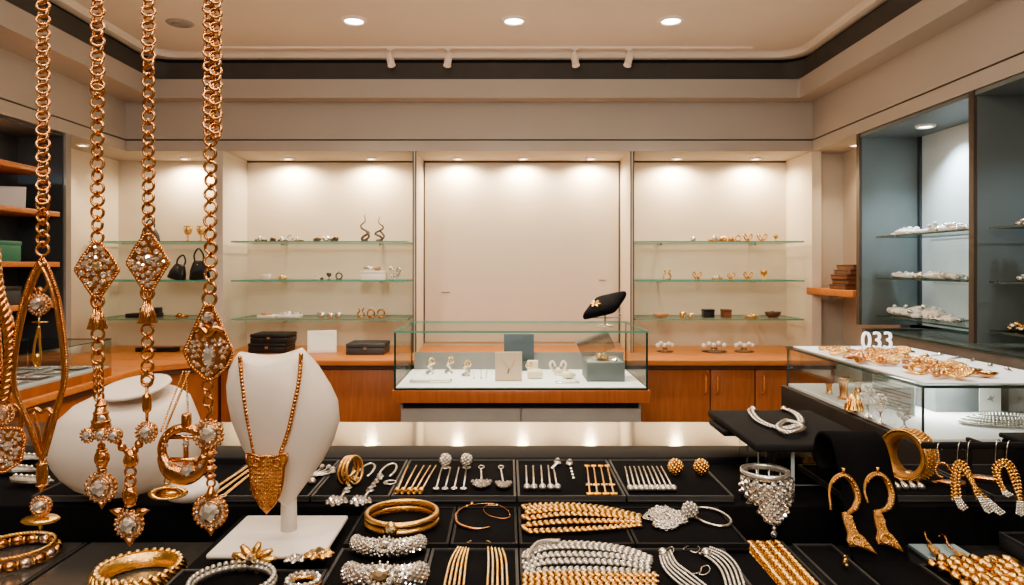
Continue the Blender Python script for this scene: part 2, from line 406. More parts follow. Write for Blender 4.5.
# ================================================================ GLASS SHELVES (alcoves)
GS = ['glass_shelf','teal_edge_light']
SHELF_Z = [EZ+26*4.92/F, EZ-13.3*4.92/F, EZ-52*4.92/F]
NMS = ['top','middle','bottom']
for z, nm in zip(SHELF_Z, NMS):
    for (x0,x1,al) in ((-2.94,-2.06,'leftmost alcove'),(-1.94,-.70,'wide left alcove'),(.90,2.09,'right alcove')):
        t = thing('glass_shelf', f'{nm} glass shelf of the {al}', 'shelf', ((x0+x1)/2,5.1,z), 'glass shelves in the back alcoves')
        MB().pane((x0,4.92,z-.010),(x1,5.34,z)).build('glass_pane', GS, t)
        for x in (x0+.3*(x1-x0)*.7, x1-.2*(x1-x0)): MB().box((x-.006,5.22,z-.022),(x+.006,DB,z-.010)).build('bracket','metal',t)
# ================================================================ WOOD COUNTERS AT THE BACK
wt = MB()
zt = .9
wt.rbox((-2.965,4.5,zt-.035),(2.13,DB-.002,zt),.004)
wt.rbox((-2.965,2.2,zt-.035),(-2.16,4.505,zt),.004)
wt.prism([(-2.2,4.51),(-2.2,4.2),(-1.87,4.51)], (0,0,zt-.0185), X_, Y_, .033)
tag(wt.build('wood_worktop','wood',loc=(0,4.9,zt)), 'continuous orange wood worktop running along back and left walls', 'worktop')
def door(parent, x0, x1, y, z0, z1, hx=None):
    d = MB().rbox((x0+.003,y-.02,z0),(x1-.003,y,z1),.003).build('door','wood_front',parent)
    if hx is not None:
        MB().tube(spl([(hx,y-.018,zt-.10),(hx,y-.045,zt-.115),(hx,y-.048,zt-.16),(hx,y-.045,zt-.205),(hx,y-.018,zt-.22)],5),.006).build('handle','wood',d)
def cabinet(x0, x1, doors, label):
    t = thing('base_cabinet', label, 'cabinet', ((x0+x1)/2,4.9,0), 'wooden base cabinets under the worktop')
    MB().box((x0,4.565,.08),(x1,DB-.01,zt-.037)).build('carcass','wood_dark',t)
    MB().box((x0,4.62,0),(x1,DB-.01,.08)).build('plinth','dark_base',t)
    MB().box((x0,4.53,zt-.062),(x1,4.563,zt-.037)).build('top_rail','brown',t)
    for a, b, h in doors: door(t,a,b,4.563,.1,zt-.066,h)
cabinet(.66,1.61,[(.66,1.32,1.285),(1.32,1.61,1.36)],'wooden base cabinet with two curved handles right of the middle case')
cabinet(1.612,2.13,[(1.612,2.13,1.66)],'wooden base cabinet with one handle by the long right glass case')
cabinet(-1.86,-.66,[(-1.86,-.66,None)],'plain red brown base cabinet left of the middle glass case')
t = thing('corner_cabinet','red brown wooden corner cabinet below the leftmost alcove','cabinet',(-2.5,4.3,0))
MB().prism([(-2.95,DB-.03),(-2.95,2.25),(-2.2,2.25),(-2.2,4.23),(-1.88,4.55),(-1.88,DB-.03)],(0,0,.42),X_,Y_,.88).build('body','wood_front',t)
MB().prism([(-2.2,2.3),(-2.185,2.3),(-2.185,4.22),(-1.87,4.54),(-1.88,4.55),(-2.2,4.23)],(0,0,.845),X_,Y_,.03).build('top_rail','brown',t)
# ================================================================ MIDDLE DISPLAY CASE
GP = ['glass','teal_edge_light']; GPD = ['glass','teal_edge']
d0, d1 = 3.78, 4.47; zT = EZ-64*d0/F; zB = EZ-121*d0/F; xa, xb = (394-CX)/F*d0, (648-CX)/F*d0
t = thing('glass_display_case','low wide glass showcase with white floor in the middle of the shop','display case',((xa+xb)/2,d0,0))
MB().box((xa+.03,d0+.04,.02),(xb-.03,d1,zB-.085)).build('base','case_base_grey',t)
for a, b in ((xa+.035,(xa+xb)/2-.003),((xa+xb)/2+.003,xb-.035)): MB().rbox((a,d0+.02,.05),(b,d0+.045,zB-.115),.003).build('base_panel','case_base_grey',t)
MB().box((xa+.045,d0+.03,zB-.112),(xb-.045,d0+.05,zB-.082)).build('shadow_gap','cove_black',t)
MB().rbox((xa-.01,d0-.012,zB-.08),(xb+.01,d1,zB-.012),.004).build('wood_rail','wood_front',t)
MB().box((xa+.008,d0+.008,zB-.012),(xb-.008,d1-.01,zB+.002)).build('white_floor','white_lining',t)
MB().box((xa+.02,d1-.02,zB+.002),(xb-.02,d1-.012,zB+.112)).build('back_rail','case_base_grey',t)
th = .009
MB().pane((xa,d0,zB-.012),(xb,d0+th,zT-.010)).build('front_pane',GP,t)
MB().pane((xa,d1-th,zB-.012),(xb,d1,zT-.010)).build('back_pane',GP,t)
MB().pane((xa,d0+th,zB-.012),(xa+th,d1-th,zT-.010)).build('side_pane',GPD,t)
MB().pane((xb-th,d0+th,zB-.012),(xb,d1-th,zT-.010)).build('side_pane',GPD,t)
MB().pane((xa-.002,d0-.002,zT-.010),(xb+.002,d1+.002,zT)).build('top_pane',GP,t)
ed = MB()
for x in (xa+.002, xb-.006): ed.box((x,d0-.001,zB-.012),(x+.005,d0+.004,zT-.01))
ed.box((xa,d0-.002,zB-.012),(xb,d0,zB-.001)); ed.build('edge_trim','teal_edge',t)
CASE = (xa, xb, d0, d1, zB+.002, zT)
# ================================================================ RIGHT DISPLAY CASE (long, on the right)
e0, e1 = 2.2, 3.27; zt2 = EZ-.3675; zb2 = .957; ra, rb = (923-CX)/F*e0, 1.86
t = thing('glass_display_case','long glass showcase on dark base with gold pieces on its white top','display case',((ra+rb)/2,e0,0))
MB().rbox((ra-.02,e0-.02,zb2-.135),(rb,e1+.02,zb2-.012),.004).build('base','dark_base',t)
MB().box((ra+.14,e0+.12,.02),(rb-.05,e1-.1,zb2-.135)).build('plinth','wall_panel',t)
MB().box((ra+.004,e0+.004,zb2-.012),(rb-.004,e1-.004,zb2)).build('white_floor','white_lining',t)
MB().pane((ra,e0,zb2-.012),(rb,e0+.008,zt2-.012)).build('front_pane',GPD,t)
MB().pane((ra,e1-.008,zb2-.012),(rb,e1,zt2-.012)).build('back_pane',GPD,t)
MB().pane((ra,e0+.008,zb2-.012),(ra+.008,e1-.008,zt2-.012)).build('side_pane',GPD,t)
MB().pane((rb-.008,e0+.008,zb2-.012),(rb,e1-.008,zt2-.012)).build('side_pane',GPD,t)
MB().pane((ra-.003,e0-.003,zt2-.012),(rb+.003,e1+.003,zt2-.004)).build('top_pane',GPD,t)
MB().box((ra+.02,e0+.02,zt2-.004),(rb-.02,e1-.02,zt2)).build('white_top_lining','white_lining',t)
ed = MB()
for x in (ra-.001,): ed.box((x,e0-.001,zb2-.012),(x+.005,e0+.004,zt2-.012))
ed.box((1.72,e0-.001,zb2-.012),(1.725,e0+.004,zt2-.012)); ed.box((ra-.004,e0-.005,zt2-.013),(rb,e0-.003,zt2-.004)); ed.box((ra-.005,e0,zt2-.013),(ra-.003,e1,zt2-.004)); ed.build('edge_trim','teal_edge',t)
RC = (ra, rb, e0, e1, zb2, zt2)
# sign 033: three white figures standing on the back of the case
def digits(txt, loc, size, name):
    cu = bpy.data.curves.new(name,'FONT'); cu.body = txt; cu.size = size; cu.extrude = .005; cu.offset = .0; cu.space_character = 1.05
    o = bpy.data.objects.new(name,cu); C.objects.link(o); bpy.context.view_layer.update()
    me = bpy.data.meshes.new_from_object(o); C.objects.unlink(o); bpy.data.objects.remove(o)
    me.materials.clear(); me.materials.append(MATS['sign_white'])
    n = bpy.data.objects.new(name, me); C.objects.link(n); n.location = loc; n.scale = (.86,1,1); n.rotation_euler = (PI/2,0,0); n['_loc'] = tuple(loc); return n
p = P(861,348,3.12)
lamp('AREA',(RC[0]+.27,2.62,zt2-.03),2.4,(1,.97,.92),.25)  # area lamp added under the top to brighten the case interior
sg = digits('033', (p.x,p.y,zt2+.0045), .108, 'number_sign')
MB().box((p.x,p.y-.02,zt2+.0002),(p.x+.165,p.y+.02,zt2+.0048)).build('sign_base','acrylic',sg)
tag(sg, 'white three figure number standing at the back of the right case', 'sign')
# ================================================================ RIGHT WALL CABINETS
def bay(y0, y1, label, last=False):
    t = thing('display_cabinet', label, 'cabinet', (2.3,(y0+y1)/2,0), 'tall grey shelf cabinets on the right wall')
    MB().box((2.50,y0,1.15),(2.52,y1,2.30)).build('back_panel','cab_back' if not last else 'cab_grey',t)
    MB().box((2.15,y1-.02,1.15),(2.50,y1,2.30)).build('side_panel','cab_grey',t)
    MB().box((2.14,y0,2.285),(2.52,y1-.02,2.305)).build('top_panel','cab_grey',t)
    MB().box((2.135,y1-.018,1.15),(2.15,y1+.018,2.31)).build('post','cab_post',t)
    MB().box((2.485,y1-.045,1.15),(2.499,y1-.021,2.285)).build('corner_strip','cab_dark',t)
    MB().box((2.16,y0,.0),(2.52,y1,1.13)).build('lower_body','ledge_grey',t)
    return t
b1 = bay(3.24,4.26,'tall grey shelf cabinet with pale lit back on the right wall')
b2 = bay(2.2,3.22,'dark grey shelf cabinet cut by the right edge of the photo',True)
lg = thing('counter_ledge','grey counter ledge with glass top below the right wall cabinets','counter',(2.1,3.2,1.1))
MB().pane((2.02,2.2,1.140),(2.5,3.95,1.149)).build('glass_top',GPD,lg); MB().box((2.03,2.2,.2),(2.158,3.94,1.139)).build('front_panel','ledge_grey',lg)
for y0, y1, nm in ((3.26,4.12,'pale lit right cabinet'),(2.2,3.15,'dark cabinet at the right edge')):
    for z, q in zip((1.68,1.437,1.215),NMS):
        t = thing('glass_shelf',f'{q} glass shelf in the {nm}','shelf',(2.3,(y0+y1)/2,z),'glass shelves in the right cabinets')
        MB().pane((2.17,y0,z-.009),(2.495,y1,z)).build('glass_pane',['glass_shelf','teal_edge'],t)
        MB().box((2.47,y0+.2,z-.02),(2.50,y0+.21,z-.009)).build('bracket','metal',t)
downlight(2.32,3.88,2.285,.045,'lens_cool','bright cool downlight in the top of the grey right cabinet','cabinet lights')
lamp('SPOT',(2.33,3.85,2.26),38,COOL,.03,125,.8,(2.38,3.75,1.2))
lamp('SPOT',(2.32,2.75,2.26),14,COOL,.03,125,.8)
# corner niche shelf with stack of wooden boxes
zn = EZ-22*4.6/F
t = thing('wood_shelf','short orange wooden shelf in the corner niche','shelf',(2.28,4.6,zn)); MB().rbox((2.125,4.30,zn-.045),(2.398,4.97,zn),.004).build('board','wood',t)
MB().box((2.3,4.9,zn-.07),(2.32,4.995,zn-.045)).build('bracket','metal',t)
for i in range(5):
    z = zn+.001+i*.032; dx = (.0,.01,-.004,.012,.02)[i]; w = (.13,.12,.115,.11,.1)[i]
    t = thing('wooden_box',f'flat brown wooden box, {["bottom","second from bottom","middle","second from top","top"][i]} of the stack on the niche shelf','box',(2.27,4.5,z),'stacked boxes on the niche shelf')
    MB().rbox((2.265-w+dx,4.42,z),(2.265+w*.9,4.64,z+.022),.004).build('tray','wood_dark',t); MB().rbox((2.265-w+dx-.003,4.417,z+.022),(2.265+w*.9+.003,4.643,z+.031),.003).build('lid','brown',t)
# ================================================================ LEFT WALL CABINET (dark) with wooden shelves
ly1, ly0 = 4.25, 2.2
t = thing('display_cabinet','dark navy shelf cabinet with wooden shelves on the left wall','cabinet',(-2.8,3.3,0))
MB().box((-2.969,ly0,.91),(-2.95,ly1,2.30)).build('back_panel','cab_dark',t)
MB().box((-2.95,ly1-.03,.905),(-2.68,ly1,2.30)).build('side_panel','cab_dark',t)
MB().box((-2.95,ly0,2.285),(-2.68,ly1-.03,2.305)).build('top_panel','cab_dark',t)
MB().box((-2.69,ly1-.02,.905),(-2.665,ly1+.03,2.31)).build('post','case_base_grey',t)
for z, q, y1 in ((2.07,'top',4.1),(1.83,'second',4.19),(1.53,'third',4.19),(1.29,'bottom',4.19)):
    s = thing('wood_shelf',f'{q} wooden shelf of the dark left wall cabinet','shelf',(-2.8,3.3,z),'wooden shelves on the left wall')
    MB().rbox((-2.948,ly0,z-.03),(-2.675,y1,z),.003).build('board','wood',s); MB().box((-2.948,3.0,z-.045),(-2.90,3.02,z-.03)).build('bracket','metal',s)
def lbox(x0,x1,y0,y1,z0,z1,mt,name,label,cat,lid=None):
    t = thing(name,label,cat,((x0+x1)/2,(y0+y1)/2,z0)); MB().rbox((x0,y0,z0),(x1,y1,z1),.003).build('body',mt,t)
    if lid: MB().rbox((x0-.003,y0-.003,z1-.02),(x1+.003,y1+.003,z1+.004),.003).build('lid',lid,t)
    return t
# standing framed cards and boxes on these shelves
def card(c, w, h, lean, yaw, name, label, cat, mf, mp):
    t = thing(name,label,cat,c); M = Matrix.Translation(c) @ Matrix.Rotation(yaw,4,'Z') @ Matrix.Rotation(-lean,4,'X')
    a = MB(); a.M = M; a.rbox((-w/2,0,0),(w/2,.012,h),.002); a.build('frame',mf,t)
    b = MB(); b.M = M; b.box((-w/2+.012,-.003,.012),(w/2-.012,.002,h-.012)); b.build('print',mp,t); return t
card(Vector((-2.80,3.93,1.831)),.16,.125,.12,.35,'framed_card','pale framed card leaning on the second shelf of the dark cabinet','card','card_white','white_lining')
card(Vector((-2.84,3.62,2.071)),.13,.10,.12,.35,'framed_card','small grey card on the top shelf of the dark cabinet','card','print_grey','card_white')
lbox(-2.86,-2.72,3.70,3.92,1.531,1.64,'teal_box','gift_box','emerald green gift box on a left wooden shelf','box','teal_box')
lbox(-2.86,-2.72,3.68,3.92,1.291,1.39,'cab_dark','gift_box','dark navy box on the bottom left wooden shelf','box','black_leather')
# ================================================================ LEFT DISPLAY CASE on the left worktop
f0, f1 = 2.4, 3.86; g0, g1 = -2.64, -2.18
t = thing('glass_display_case','glass showcase full of silver jewellery along the left wall','display case',(-2.4,3.1,.9))
MB().box((g0,f0,.901),(g1,f1,.945)).build('base','wood_front',t); MB().box((g0+.01,f0+.01,.945),(g1-.01,f1-.01,.955)).build('white_floor','white_lining',t)
MB().pane((g1-.008,f0,.945),(g1,f1,1.10)).build('front_pane',['glass','acrylic'],t); MB().pane((g0,f1-.008,.945),(g1-.008,f1,1.10)).build('side_pane',['glass','acrylic'],t)
MB().pane((g0,f0,1.10),(g1,f1,1.106)).build('top_pane',GPD,t)
LC = (g0,g1,f0,f1,.955)
lamp('SPOT',(-2.78,3.75,2.26),16,(.95,.95,1),.03,150,.6)
# ================================================================ SMALL PIECES ON THE BACK SHELVES
rnd = random.Random(11)
def lump(mb, c, w, h, n=6, seed=0, d=None):
    r = random.Random(seed); d = d or w
    for i in range(n):
        q = h*r.uniform(.28,.5); mb.sph(Vector((c[0]+r.uniform(-.5,.5)*(w-2*q), c[1]+r.uniform(-.5,.5)*max(0,d-2*q), c[2]+q*.95+ (r.uniform(0,h-2*q) if i%2 else 0))), q, (1,1,1), 7, 5)
    return mb
def trinket(kind, c, w, h, mt, name, label, cat, group=None, m2='diamond'):
    t = thing(name, label, cat, c, group); x, y, z = c; a = MB()
    if kind == 'ring':      # ring standing upright with a stone on a small foot
        a.tor((x,y,z+h*.42), h*.34, h*.08, -Y_, None, 16, 6); a.build('band', mt, t)
        MB().gem((x,y,z+h*.8), h*.2, Z_, 8).build('stone', m2, t); MB().rbox((x-w*.3,y-w*.25,z),(x+w*.3,y+w*.25,z+h*.1),.001).build('foot', mt, t)
    elif kind == 'bow':     # open figure with two curled wings
        for s in (-1,1): a.tube(spl([(x,y,z+h*.15),(x+s*w*.25,y,z+h*.25),(x+s*w*.48,y,z+h*.75),(x+s*w*.30,y,z+h*.95),(x+s*w*.15,y,z+h*.6)],5), h*.09, 6)
        a.build('wings', mt, t); MB().sph((x,y,z+h*.35), h*.2).build('knot', mt, t); MB().lathe([(w*.25,0),(w*.2,h*.08),(h*.06,h*.2),(h*.06,h*.3)],(x,y,z),n=10).build('foot', mt, t)
    elif kind == 'cup':
        a.lathe([(h*.3,0),(h*.28,h*.05),(h*.07,h*.15),(h*.07,h*.4),(h*.3,h*.55),(h*.36,h*.8),(h*.34,h),(h*.3,h),(h*.3,h*.8),(0,h*.55)],(x,y,z),n=14); a.build('bowl', mt, t)
    elif kind == 'orb':
        lump(a,(x,y,z),w,h,7,int(x*1e4)); a.build('cluster', mt, t); MB().tor((x,y-w*.3,z+h*.4),h*.25,h*.07,-Y_,None,12,5).build('loop', mt, t)
    elif kind == 'bangle':
        a.tor((x,y,z+h*.25), w*.42, h*.22, Z_, None, 20, 6); a.build('band', mt, t); lump(MB(),(x,y-w*.4,z),w*.5,h,5,int(x*1e4)).build('cluster', m2, t)
    elif kind == 'flat':
        a.rbox((x-w/2,y-.05,z),(x+w/2,y+.05,z+h*.4),.003); a.build('mat', 'card_white', t)
        b = MB(); r = random.Random(int(x*1e4))
        for i in range(max(4,int(w/.022))): b.sph((x+r.uniform(-.42,.42)*w, y+r.uniform(-.035,.035), z+h*.5), h*r.uniform(.25,.5), (1.4,1,.8), 6, 4)
        b.build('jewels', mt, t)
    elif kind == 'curl':
        s = 1 if x > -1.0 else -1
        pts = [(x-s*w*.3,y,z+h*.03),(x+s*w*.2,y,z+h*.08),(x+s*w*.1,y,z+h*.2),(x-s*w*.4,y,z+h*.33),(x+s*w*.25,y,z+h*.5),(x+s*w*.3,y,z+h*.62),(x-s*w*.05,y,z+h*.75),(x,y,z+h)]
        a.tube(spl(pts,6), lambda u: h*(.06-.045*u), 7); a.build('stem', mt, t)
        MB().tube(spl([(x,y,z+h*.05),(x+w*.45,y-.01,z+h*.2),(x+w*.1,y-.01,z+h*.42)],6), h*.035, 6).build('tendril', mt, t)
        MB().lathe([(w*.4,0),(w*.36,h*.03),(0,h*.04)],(x,y,z),n=12).build('foot', mt, t)
    elif kind == 'box':
        a.rbox((x-w/2,y-.04,z),(x+w/2,y+.04,z+h*.72),.003); a.build('body', mt, t); MB().rbox((x-w/2-.002,y-.042,z+h*.72),(x+w/2+.002,y+.042,z+h),.003).build('lid', mt, t)
    elif kind == 'boat':
        a.lathe([(w*.28,0),(w*.42,h*.3),(w*.5,h*.8),(w*.46,h*.8),(w*.36,h*.35),(0,h*.25)],(x,y,z),n=18,sc=(1,.45)); a.build('bowl', mt, t); lump(MB(),(x,y,z+h*.3),w*.6,h*.7,5,3,.03).build('contents', m2, t)
    elif kind == 'pair':
        for s in (-.5,.5): a.tube(spl([(x+s*w*.55,y,z),(x+s*w*.8,y,z+h*.4),(x+s*w*.35,y,z+h*.7),(x+s*w*.75,y,z+h)],5), h*.09, 6)
        a.build('prongs', mt, t); MB().rbox((x-w*.4,y-.015,z),(x+w*.4,y+.015,z+h*.12),.001).build('foot', mt, t)
    return t
def shelf_row(zi, y, items, group, z0=None):
    z = (SHELF_Z[zi] if z0 is None else z0)+.0008
    for px, kind, wpx, hpx, mt, name, label, cat, *m2 in items:
        trinket(kind, Vector(((px-CX)/F*y,y,z)), wpx*y/F, hpx*y/F, mt, name, label, cat, group, *(m2 or ['diamond']))
YS = 5.08
A2 = 'of the wide left alcove'
shelf_row(0,YS,[(261,'bangle',12,6,'bronze','bangle',f'dark silver bangle at the far left of the top shelf {A2}','bangle','silver'),
 (273,'orb',8,5,'bronze','brooch',f'small dark brooch, second from left on the top shelf {A2}','brooch'),
 (283,'bangle',10,5,'bronze','bangle',f'dark bangle, third from left on the top shelf {A2}','bangle','silver'),
 (290,'ring',7,8,'silver','ring_on_foot',f'upright silver ring, fourth piece on the top shelf {A2}','ring'),
 (299,'bangle',10,4,'bronze','bangle',f'thin flat bangle, fifth piece on the top shelf {A2}','bangle','silver'),
 (317,'orb',10,5,'bronze','brooch',f'dark knobbly brooch, left of three in mid top shelf {A2}','brooch'),
 (326,'orb',8,6,'silver','brooch',f'silver knobbly brooch, middle of three in mid top shelf {A2}','brooch'),
 (335,'orb',10,6,'bronze','brooch',f'dark knobbly brooch, right of three in mid top shelf {A2}','brooch'),
 (364.5,'curl',11,27,'bronze','curled_ornament',f'left tall bronze curled ornament on the top shelf {A2}','ornament'),
 (379.5,'curl',11,25,'bronze','curled_ornament',f'right tall bronze curled ornament on the top shelf {A2}','ornament')],'pieces on the top shelf of the wide left alcove')
shelf_row(1,YS,[(266,'boat',11,7,'card_white','small_dish',f'small white dish at the left of the middle shelf {A2}','dish','pearl'),
 (282,'orb',10,5,'gold_pale','brooch',f'pale gold brooch beside a white dish on the middle shelf {A2}','brooch'),
 (316,'ring',5,4,'silver','ring_on_foot',f'tiny silver ring in mid middle shelf {A2}','ring'),
 (322,'orb',4,3,'bronze','brooch',f'tiny dark stud in mid middle shelf {A2}','brooch'),
 (329,'cup',6,7,'bronze','small_cup',f'tiny dark cup on the middle shelf {A2}','cup'),
 (339,'ring',8,9,'bronze','ring_on_foot',f'upright dark ring by a tiny cup on the middle shelf {A2}','ring'),
 (374,'box',24,9,'card_white','jewel_box',f'long white jewel box on the middle shelf {A2}','box'),
 (395,'bow',11,13,'pearl','bow_ornament',f'white bow ornament at the right of the middle shelf {A2}','ornament')],'pieces on the middle shelf of the wide left alcove')
z = SHELF_Z[1]+.0008+9*YS/F
trinket('boat',Vector(((369-CX)/F*YS,YS,z)),12*YS/F,5*YS/F,'pearl','small_dish','white dish lying on top of the long white jewel box','dish','pearl')
trinket('orb',Vector(((378-CX)/F*YS,YS,z)),8*YS/F,5*YS/F,'terracotta','brooch','brown nugget lying on top of the long white jewel box','brooch')
shelf_row(2,YS,[(268,'flat',18,6,'terracotta','jewel_mat',f'rust coloured pieces at the left of the bottom shelf {A2}','jewellery','terracotta'),
 (290,'flat',22,7,'pearl','jewel_mat',f'white pieces on a mat on the bottom shelf {A2}','jewellery'),
 (321,'boat',9,6,'pearl','small_dish',f'white dish, left of three on the bottom shelf {A2}','dish','pearl'),
 (330,'boat',8,5,'pearl','small_dish',f'white dish, middle of three on the bottom shelf {A2}','dish','pearl'),
 (338,'boat',8,6,'pearl','small_dish',f'white dish, right of three on the bottom shelf {A2}','dish','pearl'),
 (361,'pair',8,9,'gold_rose','ornament',f'rose gold pronged ornament on the bottom shelf {A2}','ornament'),
 (371,'ring',8,10,'gold_rose','ring_on_foot',f'rose gold ring beside pronged ornament on the bottom shelf {A2}','ring'),
 (381,'ring',9,10,'gold_rose','ring_on_foot',f'rose gold ring at the right end of the bottom shelf {A2}','ring')],'pieces on the bottom shelf of the wide left alcove')
A3 = 'of the right alcove'
shelf_row(0,YS,[(693,'orb',8,6,'silver','brooch',f'lone grey brooch at the left of the top shelf {A3}','brooch')]+
 [(px,k,w,h,'gold','gold_figure',f'{ORD[i]} gold figure in the row on the top shelf {A3}','ornament') for i,(px,k,w,h) in enumerate(((714,'bangle',11,7),(723,'orb',8,6),(731,'orb',8,6),(738,'ring',7,8),(748,'bow',9,8),(762,'bow',10,8),(776,'cup',9,7)))],'pieces on the top shelf of the right alcove')
shelf_row(1,YS,[(px,k,w,h,'gold','gold_figure',f'{ORD[i]} gold figure from left on the middle shelf {A3}','ornament') for i,(px,k,w,h) in enumerate(((667,'pair',9,10),(697,'bow',9,8),(717,'bangle',10,6),(731,'bow',8,7),(748,'bow',9,8),(764,'cup',8,10)))],'pieces on the middle shelf of the right alcove')
shelf_row(2,YS,[(661,'boat',17,5,'terracotta','small_dish',f'flat rust dish at the left of the bottom shelf {A3}','dish','terracotta'),
 (683,'orb',9,7,'gold_pale','brooch',f'pale gold brooch beside the rust dish on the bottom shelf {A3}','brooch'),
 (692,'orb',8,5,'gold_pale','brooch',f'low pale gold brooch left of the black box {A3}','brooch'),
 (708,'box',10,8,'black_leather','jewel_box',f'small black box on the bottom shelf {A3}','box'),
 (726,'box',8,8,'wood_dark','jewel_box',f'small brown box right of the black box on the bottom shelf {A3}','box'),
 (751,'bangle',15,5,'gold_pale','bangle',f'thin pale gold bangle on the bottom shelf {A3}','bangle','gold'),
 (773,'boat',17,7,'brown','small_dish',f'dark brown dish at the right end of the bottom shelf {A3}','dish','brown')],'pieces on the bottom shelf of the right alcove')
for i, px in enumerate((665,714,744)):
    c = Vector(((px-CX)/F*4.95, 4.95, .9008)); t = thing('crystal_stand', f'{["small","larger","wide"][i]} clear crystal jewel stand on the wooden counter right of the middle case', 'stand', c, 'crystal stands on the worktop')
    r = (.06,.09,.07)[i]
    MB().lathe([(r*.9,0),(r,.006),(r*.3,.014),(r*.25,.03)],c,n=16).build('foot','acrylic',t)
    a = MB(); 
    for k in range(5): a.gem(c+Vector((r*(k-2)*.42, rnd.uniform(-.02,.02), .045+.012*(k%2))), .018, Vector((rnd.uniform(-.5,.5),-1,.5)), 7)
    a.build('crystals','card_white',t)
# leftmost alcove: goblets, handbags, tray
AL1 = 'leftmost alcove'; YA = 5.08
def goblet(px, label):
    c = Vector(((px-CX)/F*YA,YA,SHELF_Z[0]+.0008)); t = thing('goblet',label,'goblet',c,'gold goblets'); h=.115
    MB().lathe([(.026,0),(.024,.004),(.004,.012),(.004,h*.4)],c,n=16).build('stem','gold_pale',t)
    MB().lathe([(.004,h*.4),(.022,h*.5),(.032,h*.75),(.030,h),(.027,h),(.028,h*.75),(0,h*.48)],c,n=18).build('bowl','gold_pale',t)
goblet(188,'pale gold goblet, left of the pair in the leftmost alcove'); goblet(201,'pale gold goblet, right of the pair, behind the thick gold chain')
def bag(px, zi, w, h, tilt, label, mt='black_leather'):
    c = Vector(((px-CX)/F*YA,YA,SHELF_Z[zi]+.0008)); t = thing('handbag',label,'handbag',c,'handbags in the leftmost alcove')
    M = Matrix.Translation(c) @ Matrix.Rotation(tilt,4,'Y')
    a = MB(); a.M = M
    rings=[]
    for k, (zz, ww, dd) in enumerate(((0,.42,.6),(.05,.5,.9),(.5,.44,.8),(.9,.30,.45),(1,.24,.2))):
        rings.append([(math.copysign(abs(math.cos(q))**.6,math.cos(q))*w*ww, math.copysign(abs(math.sin(q))**.6,math.sin(q))*.035*dd, h*zz) for q in [2*PI*i/16 for i in range(16)]])
    a.loft(rings); a.build('bag_body',mt,t)
    b = MB(); b.M = M; b.tube(spl([(-w*.2,0,h*.97),(-w*.22,0,h*1.3),(0,0,h*1.62),(w*.22,0,h*1.3),(w*.2,0,h*.97)],6),.006,6); b.build('handle',mt,t)
    e = MB(); e.M = M; e.sph((0,-.03,h*.78),.006); e.build('clasp','gold',t)
bag(150,0,.14,.10,.0,'dark grey handbag behind the second gold chain, top left shelf','charcoal')
bag(176,1,.13,.115,.28,'small tilted black handbag left of its pair on the middle shelf')
bag(200,1,.15,.14,-.05,'larger upright black handbag right of its pair on the middle shelf')
c = Vector(((146-CX)/F*YA,YA,SHELF_Z[2]+.0008)); t = thing('display_tray','black shallow tray on the bottom shelf of the leftmost alcove','tray',c)
MB().rbox((c.x-.12,c.y-.06,c.z),(c.x+.10,c.y+.06,c.z+.03),.004).build('tray_body','black_leather',t); MB().rbox((c.x-.02,c.y-.055,c.z+.03),(c.x+.095,c.y+.055,c.z+.07),.004).build('insert','black_leather',t)
shelf_row(2,YA,[(182,'bangle',13,5,'gold_rose','bangle','rose gold bangle beside the black tray in the leftmost alcove','bangle','gold_rose')],None)
# boxes and card on the worktop of the wide left alcove
zc = .9008
def flatbox(px0,px1,y0,y1,z,h,label,mt,group):
    xa,xb = (px0-CX)/F*y0,(px1-CX)/F*y0
    t = thing('jewel_case',label,'box',((xa+xb)/2,y0,z),group); MB().rbox((xa,y0,z),(xb,y1,z+h*.62),.004).build('body',mt,t); MB().rbox((xa-.002,y0-.002,z+h*.64),(xb+.002,y1+.002,z+h),.006).build('lid',mt,t)
    MB().box(((xa+xb)/2-.012,y0-.005,z+h*.45),((xa+xb)/2+.012,y0-.001,z+h*.7)).build('clasp','metal',t)
flatbox(248,285,4.86,5.1,zc,.068,'black jewellery case on the worktop, lower of the stack of two','black_leather','black jewellery cases on the worktop')
flatbox(250,287,4.87,5.1,zc+.069,.062,'black jewellery case lying on top of another case','black_leather','black jewellery cases on the worktop')
flatbox(346,384,4.78,5.02,zc,.075,'dark grey flat jewellery case beside the white card on the worktop','charcoal','black jewellery cases on the worktop')
card(Vector(((322-CX)/F*4.9,4.9,zc)),.20,.17,.5,.25,'blank_card','blank white card leaning back on the worktop','card','card_white','card_white')
flatbox(135,175,4.93,5.01,zc,.03,'thin black flat case on the corner worktop at left','black_leather',None)
